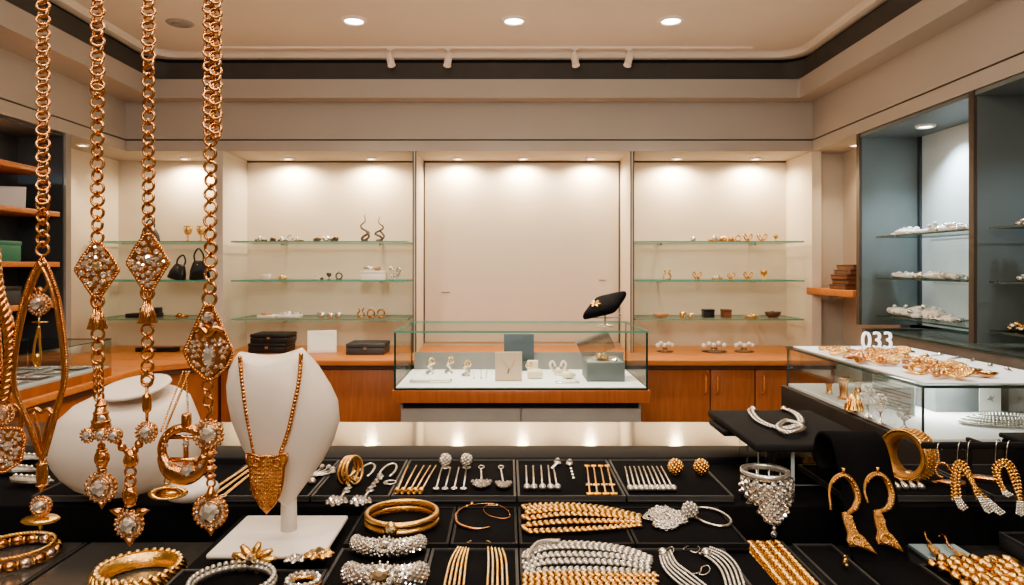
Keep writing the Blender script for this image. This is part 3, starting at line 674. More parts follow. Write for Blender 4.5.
# ================================================================ INSIDE THE MIDDLE CASE
xa, xb, d0, d1, zb, zt_ = CASE
zb += .0008
def CP(px, py): return PZ(px, py, zb)
p = CP(432,382); q = CP(412,380); r_ = CP(452,382)
t = thing('display_plate','small flat white plate at the left inside the middle case','plate',(p.x,p.y,zb)); MB().rbox((q.x,p.y-.04,zb),(r_.x,p.y+.04,zb+.012),.003).build('plate_slab','pearl',t); MB().rbox((q.x+.01,p.y-.03,zb+.012),(r_.x-.01,p.y+.03,zb+.016),.002).build('pad','card_white',t)
for i,(px,py,hp) in enumerate(((430,374,15),(449,373,15),(466,376,15))):
    c = CP(px,py); h = hp*c.y/F*1.05; t = thing('ring_stand',f'{["left","middle","right"][i]} of three rings on curved white stands inside the middle case','ring stand',c,'ring stands in the middle case')
    MB().tube(spl([c+Vector((-.02,0,0)),c+Vector((.015,0,h*.25)),c+Vector((-.008,0,h*.6)),c+Vector((.012,0,h*.8))],6),lambda u:.016-.006*u,8).build('stand','pearl',t)
    MB().tor(c+Vector((.012,-.012,h*.82)),.018,.006,Vector((.4,-1,.2)),None,16,6).build('ring','gold_pale',t); MB().gem(c+Vector((.012,-.025,h*.98)),.009,Z_).build('stone','diamond',t)
    MB().lathe([(.026,0),(.024,.006),(0,.008)],c,n=14).build('foot','silver',t)
for i,px in enumerate((474,481,486)):
    c = CP(px,379); t = thing('drop_earring',f'{["left","middle","right"][i]} of three thin silver drops on the white floor of the middle case','earring',c,'thin silver drops in the middle case')
    MB().tube([c+Vector((0,0,.002)),c+Vector((.006*(i-1),.02,.06))],.0025,6).build('stick','silver',t); MB().gem(c+Vector((0,-.002,.006)),.006,-Y_).build('stone','silver',t)
c = CP(508.5,381); w = 27*c.y/F; h = 29*c.y/F
t = thing('display_card','beige display card with small pendant inside the middle case','card',c); MB().box((c.x-w/2,c.y,zb),(c.x+w/2,c.y+.012,zb+h)).build('card_panel','card_beige',t)
a = MB(); a.tube(spl([(c.x-.04,c.y-.003,zb+h*.78),(c.x-.01,c.y-.004,zb+h*.5),(c.x+.004,c.y-.004,zb+h*.4)],6),.0012,5); a.tube(spl([(c.x+.04,c.y-.003,zb+h*.78),(c.x+.02,c.y-.004,zb+h*.5),(c.x+.004,c.y-.004,zb+h*.4)],6),.0012,5); a.build('fine_chain','gold_pale',t)
MB().tube([(c.x+.004,c.y-.004,zb+h*.42),(c.x-.004,c.y-.005,zb+h*.26)],.004,6).build('pendant','bronze',t); MB().box((c.x-w*.22,c.y+.011,zb),(c.x+w*.22,c.y+.06,zb+.01)).build('foot','card_beige',t)
c = P(519,353,4.42); w = 30*4.42/F
t = thing('display_board','dark blue grey panel standing behind the beige card in the middle case','panel',(c.x,4.42,zb)); MB().rbox((c.x-w/2,4.415,zb+.055),(c.x+w/2,4.43,EZ-67*4.42/F),.002).build('panel','panel_blue',t); MB().box((c.x-.05,4.38,zb),(c.x+.05,4.44,zb+.056)).build('foot','panel_blue',t)
c = CP(535,378); t = thing('ring_box','small cream ring box beside the beige card','box',c)
MB().rbox((c.x-.045,c.y-.03,zb),(c.x+.045,c.y+.04,zb+.05),.012,3).build('body','cream',t); MB().rbox((c.x-.045,c.y+.03,zb+.04),(c.x+.02,c.y+.045,zb+.10),.012,3).build('lid','cream',t); MB().tor((c.x-.035,c.y,zb+.075),.016,.006,-Y_,None,14,6).build('ring','gold_pale',t)
c = CP(558,375); trinket('bow',c,.10,.085,'cream','bow_ornament','cream bow ornament between ring box and grey box','ornament')
c = CP(566,378); t = thing('ring_cushion','cream round cushion right of the bow inside the middle case','cushion',c); MB().sph(c+Vector((.012,-.02,.021)),.045,(1,.6,.47),14,8).build('cushion','cream',t); MB().tor(c+Vector((.012,-.02,.04)),.014,.004,Vector((0,-.5,1)),None,14,5).build('ring','gold_pale',t)
c = CP(568,383); t = thing('display_plate','thin white plate in front of the cream cushion','plate',c); MB().rbox((c.x-.07,c.y-.012,zb),(c.x+.065,c.y+.03,zb+.008),.002).build('plate_slab','pearl',t); MB().box((c.x-.05,c.y-.006,zb+.008),(c.x+.04,c.y+.024,zb+.010)).build('pad','card_white',t)
c = CP(606,381.5); w = 38*c.y/F; h = 19*c.y/F; dep = .26
t = thing('gift_box','grey open box with clear lid inside the middle case','box',c)
MB().rbox((c.x-w/2,c.y,zb),(c.x+w/2,c.y+dep,zb+h),.003).build('body','box_grey',t); MB().box((c.x-w/2+.01,c.y+.01,zb+h),(c.x+w/2-.01,c.y+dep-.01,zb+h+.002)).build('lining','print_grey',t)
a = MB(); a.M = Matrix.Translation((c.x-w/2-.008,c.y+dep*.45,zb+h)) @ Matrix.Rotation(-.35,4,'Y') @ Matrix.Rotation(-.9,4,'X')
a.pane((0,0,0),(w*.95,.008,.16)); a.build('lid',['acrylic','white_acrylic'],t)
c2 = c+Vector((-.01,.09,h+.003)); t = thing('brooch','gold and silver brooch lying on the open grey box','brooch',c2); lump(MB(),c2,.09,.04,9,5).build('cluster','gold_pale',t); MB().gem(c2+Vector((0,-.03,.03)),.016,Vector((0,-1,.7))).build('stone','diamond',t)
c2 = c+Vector((.055,.05,h+.003)); t = thing('bracelet','thin silver bracelet lying on the lid edge of the grey box','bracelet',c2); MB().tor(c2+Vector((0,0,.004)),.03,.004,Z_,None,18,6).build('band','silver',t); MB().gem(c2+Vector((0,-.03,.008)),.008,Z_).build('stone','diamond',t)
# black cushion on a chrome stand on the case
cb = PZ(605,326,zt_); zq = zt_+.0008
t = thing('cushion_stand','slanted black cushion on a small chrome stand on the middle case','stand',(cb.x,cb.y,zq))
MB().lathe([(.05,0),(.05,.006),(.012,.010),(.008,.014)],(cb.x,cb.y,zq),n=20).build('base','metal',t); MB().tube([(cb.x,cb.y,zq+.01),(cb.x,cb.y,zq+.09)],.006).build('post','metal',t)
MB().tube(spl([(cb.x-.085,cb.y-.01,zq+.075),(cb.x-.085,cb.y-.01,zq+.05),(cb.x+.08,cb.y-.01,zq+.05),(cb.x+.08,cb.y-.01,zq+.075)],5),.0035,6).build('cradle','metal',t)
M = Matrix.Translation((cb.x,cb.y,zq+.125)) @ Matrix(((.100,.050,0,0),(.0,.075,-.3,0),(.022,.050,1,0),(0,0,0,1))) @ Matrix.Diagonal((1,1,1,1))
a = MB(); a.M = M
rings = []
for k,(zz,sc) in enumerate(((-.026,.80),(-.02,.95),(-.005,1),(.010,.97),(.020,.86),(.025,.6))):
    rings.append([(math.copysign(abs(math.cos(q))**.28,math.cos(q))*sc, math.copysign(abs(math.sin(q))**.28,math.sin(q))*sc, zz) for q in [2*PI*i/28 for i in range(28)]])
a.loft(rings); a.build('cushion','velvet',t)
b = M @ Vector((-.45,-.3,.028)); M = frame(b, Vector((-.15,-.55,.8))); t = thing('brooch','gold leaf brooch pinned on the slanted black cushion','brooch',b)
a = MB()
for k in range(6):
    an = k*PI/3; d = (M.to_3x3() @ Vector((math.cos(an),math.sin(an),.25))); a.sph(b+d*.018,.018,(1,.45,.4),8,5,frame(Vector(),M.to_3x3()@Z_,d.cross(M.to_3x3()@Z_)).to_3x3())
a.build('petals','gold',t); MB().gem(b+M.to_3x3()@Vector((0,0,.008)),.011,M.to_3x3()@Z_).build('stone','diamond_warm',t)
# ================================================================ RIGHT CASE: gold on its top, pieces inside
ra, rb, e0, e1, zb2, zt2 = RC
R2 = random.Random(4)
def top_piece(px, py, i):
    c = PZ(px,py,zt2+.0008); kind = i%4; s = R2.uniform(.85,1.15)
    nm = ['bracelet','brooch','leaf_pendant','necklace'][kind]; col = ['gold','gold_rose','gold_rose','gold'][kind]
    t = thing(nm, f'gold {["round bracelet","flower brooch","leaf pendant","coiled necklace"][kind]} heaped among gold pieces on the right white case top', ['bracelet','brooch','pendant','necklace'][kind], c, 'gold pieces on the right white case top')
    rot = R2.uniform(0,6.28); a = MB(); M = Matrix.Translation(c) @ Matrix.Rotation(rot,4,'Z')
    a.M = M; b = MB(); b.M = M
    M = M @ Matrix.Rotation(R2.uniform(-.45,.45),4,'X'); a.M = b.M = Matrix.Translation((0,0,.010)) @ M
    if kind == 0:
        a.tor((0,0,.004),.026*s,.006,Z_,None,20,6); b.beads([Vector((.026*s*math.cos(k),.026*s*math.sin(k),.012)) for k in [i*.42 for i in range(15)]],.0050); a.build('band',col,t); b.build('beads','gold',t)
    elif kind == 1:
        for k in range(7): an=k*2*PI/7; a.sph((.016*s*math.cos(an),.016*s*math.sin(an),.010),.014*s,(1,.6,.45),7,5,Matrix.Rotation(an,3,'Z') @ Matrix.Rotation(-.6,3,'Y'))
        a.sph((0,0,.004),.012,(1,1,.8)); a.build('petals',col,t); b.gem((0,0,.013),.009,Z_); b.build('stone','diamond_warm',t)
    elif kind == 2:
        a.prism([(-.035*s,0),(-.015,.014),(.015,.013),(.035*s,0),(.015,-.013),(-.015,-.014)],(0,0,.006),X_,Y_,.012,.4); a.build('leaf',col,t); b.tor((.037*s,0,.006),.007,.0022,Z_,None,12,5); b.build('ring',col,t)
    else:
        q = [Vector(((.012+.020*k/30)*s*math.cos(k*.42),(.012+.020*k/30)*s*math.sin(k*.42),.006+.008*(k%5)/5)) for k in range(31)]
        a.beads(q,.006,.008); a.build('chain',col,t); b.gem(q[-1]+Vector((0,0,.004)),.009,Z_); b.build('pendant','diamond_warm',t)
spots = [(826,352.3),(842,352.5),(852,354.5),(876,354.5),(893,354),(839,355.5),(854,356),(868,355.5),(884,356),(900,356),(848,360),(864,360.5),(880,360.5),(896,361),(912,361),(858,364),(874,364.5),(890,365.5),(906,366),(922,366.5),(938,367.5),(952,370),(908,372.5),(926,372.5),(944,374.5),(962,375),(978,376.5),(936,378.5),(955,379)]
spots += [(x+9,y+1.2) for x,y in spots[::2]]+[(x+4,y-1.5) for x,y in spots[5::2]]
for i,(px,py) in enumerate(spots): top_piece(px,py,(i*7)%4 if i<29 else i)
for i,(px,py) in enumerate(((936,355.5),(955,358.5),(972,361),(990,366),(1008,370))):
    c = PZ(px,py,zt2+.0008); t = thing('silver_clip',f'{ORD[i]} flat silver clip from the back along the right side of the white case top','clip',c,'flat silver clips on the white case top')
    a = MB(); a.M = Matrix.Translation(c) @ Matrix.Rotation(.3+.2*i,4,'Z'); a.rbox((-.035,-.008,0),(.035,.008,.004),.002); a.build('bar','silver',t); b = MB(); b.M = a.M; b.gem((.02,0,.005),.006,Z_); b.build('stone','diamond',t)
# inside
zi = zb2+.0008
def IP(px,py): return PZ(px,py,zi)
def goldstand(px,py,w,h,label):
    c = IP(px,py); s = c.y/F; t = thing('gold_ornament',label,'ornament',c,None); w*=s; h*=s
    a = MB(); a.lathe([(w*.5,0),(w*.5,h*.06),(w*.34,h*.14),(w*.36,h*.5),(w*.44,h*.82),(w*.5,h*.94),(w*.5,h),(w*.3,h),(w*.25,h*.6),(0,h*.55)],c,n=20,sc=(1,.7)); a.build('body','gold_rose',t)
    MB().tor(c+Vector((0,0,h*.8)),w*.44,w*.05,Z_,None,20,6,(1,.7)).build('collar','gold',t); MB().beads([c+Vector((w*.5*math.cos(k*.5),w*.35*math.sin(k*.5),h*.08)) for k in range(13)],w*.05).build('beading','gold',t)
goldstand(843.5,399,11,22,'tall gold cup ornament inside the right case'); goldstand(829,394,7,11,'small pale ornament furthest left inside the right case'); goldstand(858,393,8,12,'small gold ornament behind the gold bell in the right case')
c = IP(854,410.5); s = c.y/F; t = thing('gold_bell','gold bell shaped ornament inside the right case','bell',c)
MB().lathe([(9*s,0),(8.6*s,2*s),(6.5*s,5*s),(5.2*s,12*s),(3.4*s,16*s),(0,17*s)],c,n=22).build('bell_body','gold',t); a = MB(); [a.tube([c+Vector((math.cos(k)*8.6*s,math.sin(k)*8.6*s,2*s)),c+Vector((math.cos(k)*5.4*s,math.sin(k)*5.4*s,12*s))],.6*s,5) for k in [i*PI/6 for i in range(12)]]; a.build('ribs','gold_rose',t); MB().tor(c+Vector((0,0,18*s)),1.6*s,.5*s,-Y_,None,12,5).build('loop','gold',t)
for i,(px,py,hp,r) in enumerate(((868,417,32,6.5),(880.5,423,29,6),(904.5,429,23,6))):
    c = IP(px,py); s = c.y/F; h=hp*s; t = thing('silver_trophy',f'{["tallest","middle","shortest"][i]} of three silver openwork goblets in the right case','ornament',c,'silver openwork goblets')
    MB().lathe([(4.6*s,0),(4.2*s,1.2*s),(1.2*s,3*s),(.8*s,h*.3),(1.4*s,h*.36),(.8*s,h*.42)],c,n=16).build('foot','silver',t)
    a = MB(); o = c+Vector((0,0,h*.70)); R=r*s
    for k in range(9):
        for j in range(5):
            th = PI*(j+.7)/5.4; ph = 2*PI*(k+.5*(j%2))/9; a.sph(o+Vector((R*math.sin(th)*math.cos(ph),R*math.sin(th)*math.sin(ph),h*.29*math.cos(th))),1.25*s,(1,1,1),6,4)
    a.build('openwork_bowl','silver_filigree',t); MB().tor(o+Vector((0,0,h*.12)),R*.95,.5*s,Z_,None,18,5).build('rim','silver',t); MB().gem(o+Vector((0,-R*.9,0)),2.2*s,-Y_).build('stone','diamond',t)
# frosted price board
c = IP(892,411); s=c.y/F
t = thing('notice_board','frosted glass notice board with faint lines inside the right case','sign',c)
M = Matrix.Translation((1.255,2.42,zi)) @ Matrix.Rotation(PI*.30,4,'Z')
p0, p1 = IP(872,403), IP(914,416); dx = Vector((p1.x-p0.x,p1.y-p0.y,0)); L = dx.length; dx.normalize(); nv = Vector((dx.y,-dx.x,0))
a = MB(); a.M = Matrix(((dx.x,-nv.x,0,p0.x),(dx.y,-nv.y,0,p0.y),(0,0,1,zi),(0,0,0,1)))
hh = 33*s
a.rbox((0,0,0),(L,.006,hh),.001); a.build('board','cab_back',t)
b = MB(); b.M = a.M
for k in range(9): b.box((L*.06,-.0015,hh*(.08+.1*k)),(L*(.94 if k%3 else .7),-.0002,hh*(.115+.1*k)))
b.build('printed_lines','print_grey',t)
# grey box with pale label
c0, c1 = PZ(935,412,zi), PZ(1001,412,zi)
t = thing('gift_box','grey box with pale printed front inside the right case','box',((c0.x+c1.x)/2,c0.y,zi)); hh = .105
MB().rbox((c0.x,c0.y,zi),(c1.x,c0.y+.2,zi+hh),.003).build('body','box_grey',t); lx = PZ(979,412,zi).x
MB().box((lx,c0.y-.003,zi+.002),(c1.x-.002,c0.y,zi+hh-.002)).build('pale_front','card_white',t)
a = MB(); m_ = Vector(((lx+c1.x)/2,c0.y-.004,zi+hh*.5)); a.prism([(-.016,-.004),(-.006,.002),(-.002,.012),(.004,.002),(.015,.008),(.006,-.004),(.010,-.014),(0,-.008)],m_,X_,Z_,.002); a.build('bird_mark','print_grey',t)
# big silver beaded collar
c = IP(1010,425); t = thing('beaded_collar','wide silver beaded collar lying at the front of the right case','necklace',c)
a = MB()
for k,(rx,zz) in enumerate(((.155,.008),(.135,.016),(.115,.022),(.095,.025),(.075,.022),(.06,.014))):
    n_ = int(rx*2*PI/.0125)
    for i in range(n_): an = 2*PI*i/n_; a.sph(c+Vector((rx*math.cos(an),rx*.42*math.sin(an)+.02,zz)),.0068,(1,1,1),6,4)
a.build('beads','pearl',t)
b = MB(); b.tor(c+Vector((0,.02,.006)),.15,.006,Z_,None,36,6,(1,.42)); b.build('rim','silver',t)
# ================================================================ SILVER on the right wall shelves and in the left case
def silver_heap(c, w, h, d, seed, label, group, mt='card_white'):
    t = thing('silver_jewellery',label,'jewellery',c,group); r = random.Random(seed); a = MB(); b = MB()
    for i in range(int(14+w*60)):
        q = r.uniform(.010,.018); x = r.uniform(-.5,.5); zz = (1-4*x*x)*.8+.2; p = Vector(c)+Vector((0,0,0)); p += Vector((r.uniform(-.5,.5)*d, x*w, q*.8+max(0,(h*zz-2*q))*r.random()))
        a.sph(p,q,(1,1.3,.8),6,4,None,0 if i%3 else 1)
    a.sph(Vector(c)+Vector((0,0,h*.3)),1,(d*.45,w*.47,h*.3),12,6)
    a.build('cluster',[mt,'silver'],t); b.tube([Vector(c)+Vector((0,-w*.5,.003)),Vector(c)+Vector((0,w*.5,.003))],.004,6); b.build('base_bar','pearl',t)
G1='silver pieces on the right cabinet shelves'
for zi_, items in ((1.68,((905,18,12,'rounded silver heap at the left of the top shelf, lit cabinet'),(925,18,9,'low silver heap in mid top shelf, lit cabinet'),(941,16,13,'tall silver heap on the top shelf, lit cabinet'),(957,18,11,'wide silver heap at the right of the top shelf, lit cabinet'))),
                   (1.437,((906,30,8,'long flat silver heap at the left of the middle shelf, lit cabinet'),(933,24,10,'silver heap mid middle shelf, lit cabinet'),(954,20,11,'silver heap at the right of the middle shelf, lit cabinet'))),
                   (1.215,((898,22,14,'rounded silver heap at the left of the bottom shelf, lit cabinet'),(914,18,15,'silver heap beside the left one on the bottom shelf, lit cabinet'),(932,18,19,'tallest silver heap on the bottom shelf, lit cabinet'),(951,16,10,'small silver heap at the right of the bottom shelf, lit cabinet')))):
    for i,(px,wp,hp,lb) in enumerate(items):
        x = 2.30; y = x*F/(px-CX); s = y/F; silver_heap((x,y,zi_+.0008), wp*s*y/(x)*.9, hp*s, .1, px, lb, G1)
for z_, lb in ((1.68,'silver heap on the top shelf, cut by the right edge'),(1.437,'silver heap on the middle shelf, cut by the right edge')):
    silver_heap((2.3,3.02,z_+.0008),.16,.055,.1,int(z_*100),lb,G1)
silver_heap((2.3,3.05,1.2158),.2,.075,.1,5,'pale gold heap on the bottom shelf, cut by the right edge',G1,'gold_pale')
g0,g1,f0,f1,zl = LC
nn = ['furthest back','second from the back','third from the back','fourth from the back','fifth from the back','sixth from the back','seventh from the back']
for i in range(7):
    for jx in (0,1):
        y = 3.72-.155*i; x = -2.52+.2*jx
        c = Vector((x,y,zl+.0008)); t = thing('silver_necklace',f'silver necklace in the left case, {nn[i]} of its {"inner" if jx==0 else "outer"} row','necklace',c,'silver necklaces in the left case')
        MB().box((x-.08,y-.06,zl+.0008),(x+.08,y+.06,zl+.004)).build('card',['card_blue','panel_blue'][(i+jx)%2],t)
        r = random.Random(i*2+jx); a = MB()
        for k in range(3): a.beads(spl([(x-.065,y+.03-.03*k,zl+.009),(x,y-.01-.025*k+.02*r.random(),zl+.011),(x+.065,y+.035-.03*k,zl+.009)],6),.006,.010)
        a.build('chain','silver',t); MB().gem((x+.01,y-.035,zl+.012),.013,Z_).build('pendant','diamond',t)
# ================================================================ FOREGROUND COUNTER
H1, H2, H3, HL = .300, .305, .310, .350      # drops below the eye: row one, row two, row three, lower tier
def B(x0,x1,d0,d1,h0,h1): return (x0,d0,EZ-h0),(x1,d1,EZ-h1)
t = thing('showcase_counter','long black jewellery counter with a glossy glass strip in the foreground','counter',(0,1.0,0))
MB().box((-1.05,.60,0),(1.05,1.094,EZ-.372)).box((-1.05,1.094,0),(.505,1.36,EZ-.372)).build('body','counter_black',t)
MB().pane(*B(-1.05,.505,1.172,1.39,.318,.308)).build('glass_strip',['counter_glass','charcoal'],t)
MB().box(*B(-1.05,.503,1.172,1.36,.372,.3185)).build('strip_support','counter_black',t)
MB().rbox(*B(-1.05,.505,1.095,1.170,.372,.298),.003).build('rail','counter_black',t)
MB().rbox(*B(-1.05,1.05,.902,1.094,.372,.308),.002).build('upper_tier','velvet',t)
MB().rbox(*B(-.340,.272,.61,.900,.372,.3185),.002).build('middle_tier','velvet',t)
MB().box(*B(-1.05,-.342,.61,.900,.372,.358)).build('left_glass_shelf','tray_rim',t)
MB().box(*B(.274,1.05,.61,.900,.372,.358)).build('right_shelf','velvet_grey',t)
def tray(x0,x1,d0,d1,h,label,hgt=.008,grp='black velvet trays on the counter',mt='velvet'):
    rm = 'counter_black' if hgt==.009 else 'tray_rim'
    c = Vector(((x0+x1)/2,(d0+d1)/2,EZ-h-hgt+.0005)); t = thing('display_tray',label,'tray',c,grp)
    MB().rbox((x0,d0,EZ-h-hgt+.0005),(x1,d1,EZ-h-.003),.0015).build('tray_body',rm,t)
    a = MB(); b = .0032
    for p,q in (((x0,d0),(x1,d0+b)),((x0,d1-b),(x1,d1)),((x0,d0+b),(x0+b,d1-b)),((x1-b,d0+b),(x1,d1-b))): a.box((p[0],p[1],EZ-h-.003),(q[0],q[1],EZ-h+.0015))
    a.build('rim',rm,t); MB().rbox((x0+b,d0+b,EZ-h-.0035),(x1-b,d1-b,EZ-h),.001).build('pad',mt,t); return t
e = .0012
tray(-.62,-.50,.912,1.085,H1,'black tray holding silver leaf pieces behind the left hanging necklaces')
tray(-.395,-.258,.912,1.085,H1,'black tray holding three gold chains behind the white bust stand')
tray(-.256,-.153,.912,1.085,H1,'black tray holding the three-band gold ring and long silver drop earrings')
tray(-.151,.012,.912,1.085,H1,'black tray holding fanned gold and silver pins in the back row')
tray(.014,.155,.912,1.085,H1,'black tray holding five pearl pins and gold bar pins in the back row')
tray(.157,.296,.912,1.085,H1,'black tray holding pearl pins and two gold ball studs')
tray(.44,.63,.912,1.06,H1,'black tray holding silver drops behind the velvet ramp')
tray(.635,.98,.912,1.06,H1,'black tray with gold leaf pieces behind the hanging tassel earrings')
tray(-.182,-.065,.778,.898,H2+.004,'black pad under the plain double gold bangle',.009)
tray(-.063,.012,.778,.898,H2+.004,'black pad under the thin open gold bangle',.009)
tray(.014,.142,.778,.898,H2+.004,'black pad under the thick gold rope necklace',.009)
tray(.144,.270,.778,.898,H2+.004,'black pad under the tangled silver chain',.009)
tray(-.335,-.185,.625,.722,H3+.003,'black tray holding the flower bracelet in front of the white bust',.0075)
tray(-.183,-.085,.625,.776,H3+.003,'black tray holding the stacked diamond cuffs',.0075)
tray(-.083,.012,.625,.776,H3+.003,'black tray holding the many-strand gold necklace',.0075)
tray(.014,.142,.625,.776,H3+.003,'black tray holding silver and gold rope bundles at the front',.0075)
tray(.144,.240,.625,.776,H3+.003,'black tray holding the many-strand silver necklace',.0075)
tray(.274,.350,.70,.890,HL,'black tray holding the braided gold mat necklace',.0078)
tray(.355,.405,.70,.872,HL-.004,'small empty black pad at the foot of the velvet ramp',.0115)
tray(.483,.602,.69,.822,HL,'black tray heaped with gold nugget beads',.0078)
tray(.625,.76,.70,.89,HL-.012,'plain black box pad at the lower right corner',.0195)
for x0,x1,d0,d1,lb in ((-.80,-.535,.70,.893,'dark glass tray under the beaded gold bracelet at far left'),(-.530,-.345,.63,.893,'dark glass tray under the twisted gold bracelet')):
    c = Vector(((x0+x1)/2,(d0+d1)/2,EZ-.3575)); q = thing('glass_tray',lb,'tray',c,'dark glass trays at lower left')
    MB().box((x0,d0,EZ-.3575),(x1,d1,EZ-.3515)).build('tray_body','tray_rim',q); MB().box((x0+.003,d0+.003,EZ-.3515),(x1-.003,d1-.003,EZ-.350)).build('glass_top','dark_glass',q)
c = Vector((.5365,.855,EZ-.3575)); t = thing('display_card','pale blue card under two small gold earrings','card',c); MB().box((.508,.824,EZ-.3575),(.566,.886,EZ-.3505)).build('card_panel','card_blue',t); MB().box((.506,.822,EZ-.3578),(.568,.888,EZ-.353)).build('backing','tray_rim',t)
# ================================================================ WHITE BUSTS
def bust_rings(rows, d, cy, n=40, tilt=0.):
    out = []; s = d/F
    for k,(py,L,R,T,tl,*_) in enumerate(rows):
        c = P((L+R)/2,py,d); a = (R-L)/2*s; b = T*s
        sad = rows[k][5] if len(rows[k])>5 else 0
        out.append([c+Vector((a*math.cos(u), -b*math.sin(u)*(1 if math.sin(u)>0 else .55), -tl*s*math.sin(u)+sad*s*(math.cos(u)**2)+(.5*sad*s*math.cos(u)*.5))) for u in [2*PI*i/n for i in range(n)]])
    return out
d = .80
t = thing('necklace_bust','upright white necklace bust on a square white base wearing a gold necklace','bust',PZ(279,537,EZ-H2-.004+.001))
rows = [(361.5,264,276,3,0,0),(361,254,288,9,1,3),(359.5,244,297,15,2,6.5),(358.5,239,302,18,2.5,8.5),(361,236.5,306,21,3,7.5),(370,230,319,25,3,3),(385,227,331,27,0),(400,228,338,28,0),(420,232,340,27,0),(440,240,334,24,0),(460,250,323,20,0),(480,263,309,15,0),(495,275,298,11,0),(504,283,291,6,0),(506,286,288,2,0)]
MB().loft(bust_rings(rows,d,0)).build('bust_body','leatherette',t)
zb_ = EZ-H2-.004+.001
MB().lathe([(.0,zb_+.006),(.0092,zb_+.006),(.0088,1.235),(.0085,1.262),(0,1.262)],((287.5-CX)/F*.80,.805,0),n=20).build('post','white_acrylic',t)
p0,p1 = PZ(243,517,zb_), PZ(350,517,zb_); q0,q1 = PZ(207,560,zb_), PZ(319,560,zb_)
MB().rbox((-.317,.735,zb_),(-.193,.853,zb_+.006),.003).build('base_plate','white_acrylic',t)
# its gold necklace
def bust_front(px,py): # a point lying on the front of the bust
    for (a,b) in zip(rows[3:],rows[4:]):
        if a[0] <= py <= b[0]:
            u = (py-a[0])/(b[0]-a[0]); L=a[1]+(b[1]-a[1])*u; R=a[2]+(b[2]-a[2])*u; T=a[3]+(b[3]-a[3])*u
            x = (px-(L+R)/2)/((R-L)/2); x=max(-.995,min(.995,x)); return P(px,py,d-T*d/F*math.sqrt(1-x*x)-.0022-.004*abs(x)**3)
    return P(px,py,d-.03)
n1 = thing('gold_necklace','beaded gold necklace with shield pendant worn by the upright white bust','necklace',bust_front(268,452))
for side in ([(240,358),(242,380),(246,410),(250,432),(254,452)],[(301,355),(299,380),(293,410),(288,432),(281,452)]):
    ch = MB(); ch.beads([bust_front(p.x,p.y) for p in spl([Vector((u,w_,0)) for u,w_ in side],12)],.0027,.0040,n=8,m=6); ch.build('bead_chain','gold_rose',n1)
out = [(-20,-4),(-13,-3),(-6,-1),(0,-2),(6,-1),(13,-3),(20,-4),(20,3),(17,10),(16,24),(13,37),(7,47),(0,55),(-7,47),(-13,37),(-16,24),(-17,10),(-20,3)]
s=.772/F; c = P(267.5,457,.766); a = MB(); a.prism([(x*s,-y*s) for x,y in out],c,X_,Z_,.005,.12); pe = a.build('shield_pendant','gold_filigree',n1)
b = MB(); R_=random.Random(3)
for y in range(0,50,4):
    hw = 15 if y<34 else 15*(1-(y-34)/20)
    for x in [-hw+k*4 for k in range(int(hw*2/4)+1)]: b.sph(c+Vector((x*s,-.0028,-(y+R_.uniform(-.5,.5))*s)),1.5*s,(1,.6,1),6,4)
for x in (-10,10): b.tor(c+Vector((x*s,-.003,-5*s)),4*s,1.1*s,-Y_,None,14,5)
b.tube([c+Vector((x*s,-.0028,-y*s)) for x,y in out]+[c+Vector((out[0][0]*s,-.0028,-out[0][1]*s))],1.1*s,5); b.build('granulation','gold_rose',pe)
# leaning bust
d1_ = .905
t = thing('necklace_bust','leaning white bust lying on its side behind the hanging gold necklaces','bust',P(126,497,d1_))
rw = [(394,106,166,20,6),(392,101,180,27,7),(397,92,190,33,6),(404,77,193,42,3),(418,62,199,45,0),(434,53,203,46,0),(450,50,203,45,0),(464,54,197,40,0),(476,62,186,33,0),(487,75,164,24,0),(494,92,138,14,0),(497,104,122,4,0)]
MB().loft(bust_rings(rw,d1_,0)).build('bust_body','leatherette',t)
MB().lathe([(0,-.001),(39*.905/F,-.0012),(41.5*.905/F,.0004),(40.5*.905/F,.003),(36*.905/F,.0036),(0,.0016)],P(135,388,d1_-.014),Vector((-.10,-.26,1)),48,Y_,sc=(.83,.72)).build('neck_cap','leatherette',t)
MB().sph(P(190,489,d1_-.005),1,(.036,.03,.0155),22,12).build('foot','white_acrylic',t)
# ================================================================ HANGING NECKLACES (left)
D = .55; S = D/F
def q_(px,py,o=0.): return P(px,py,D-o)
def ring_run(a, x, y0, y1, step=12., R=5.6, r=1.35, wob=0., seed=0, small=.45):
    rr = random.Random(seed); n = max(1,round((y1-y0)/step)); st=(y1-y0)/n
    for i in range(n+1):
        xx = x+rr.uniform(-wob,wob); a.tor(q_(xx,y0+st*i),R*S,r*S,Vector((rr.uniform(-.25,.25),-1,rr.uniform(-.15,.15))),None,20,7)
        if i < n: a.tor(q_(xx,y0+st*(i+.5),.0005),R*small*S,r*.95*S,Vector((1,-.35,rr.uniform(-.2,.2))),None,16,6)
def curb_run(a, x, y0, y1, step=7.5, R=6.2, r=1.7, seed=0, off=0):   # twisted curb links overlapping
    n = round((y1-y0)/step)
    for i in range(n+1):
        sg = 1 if i%2 else -1; a.tor(q_(x+off,y0+step*i,.0005*sg),R*S,r*S,Vector((.30*sg,-.88,.28)),None,18,7,(1,.95))
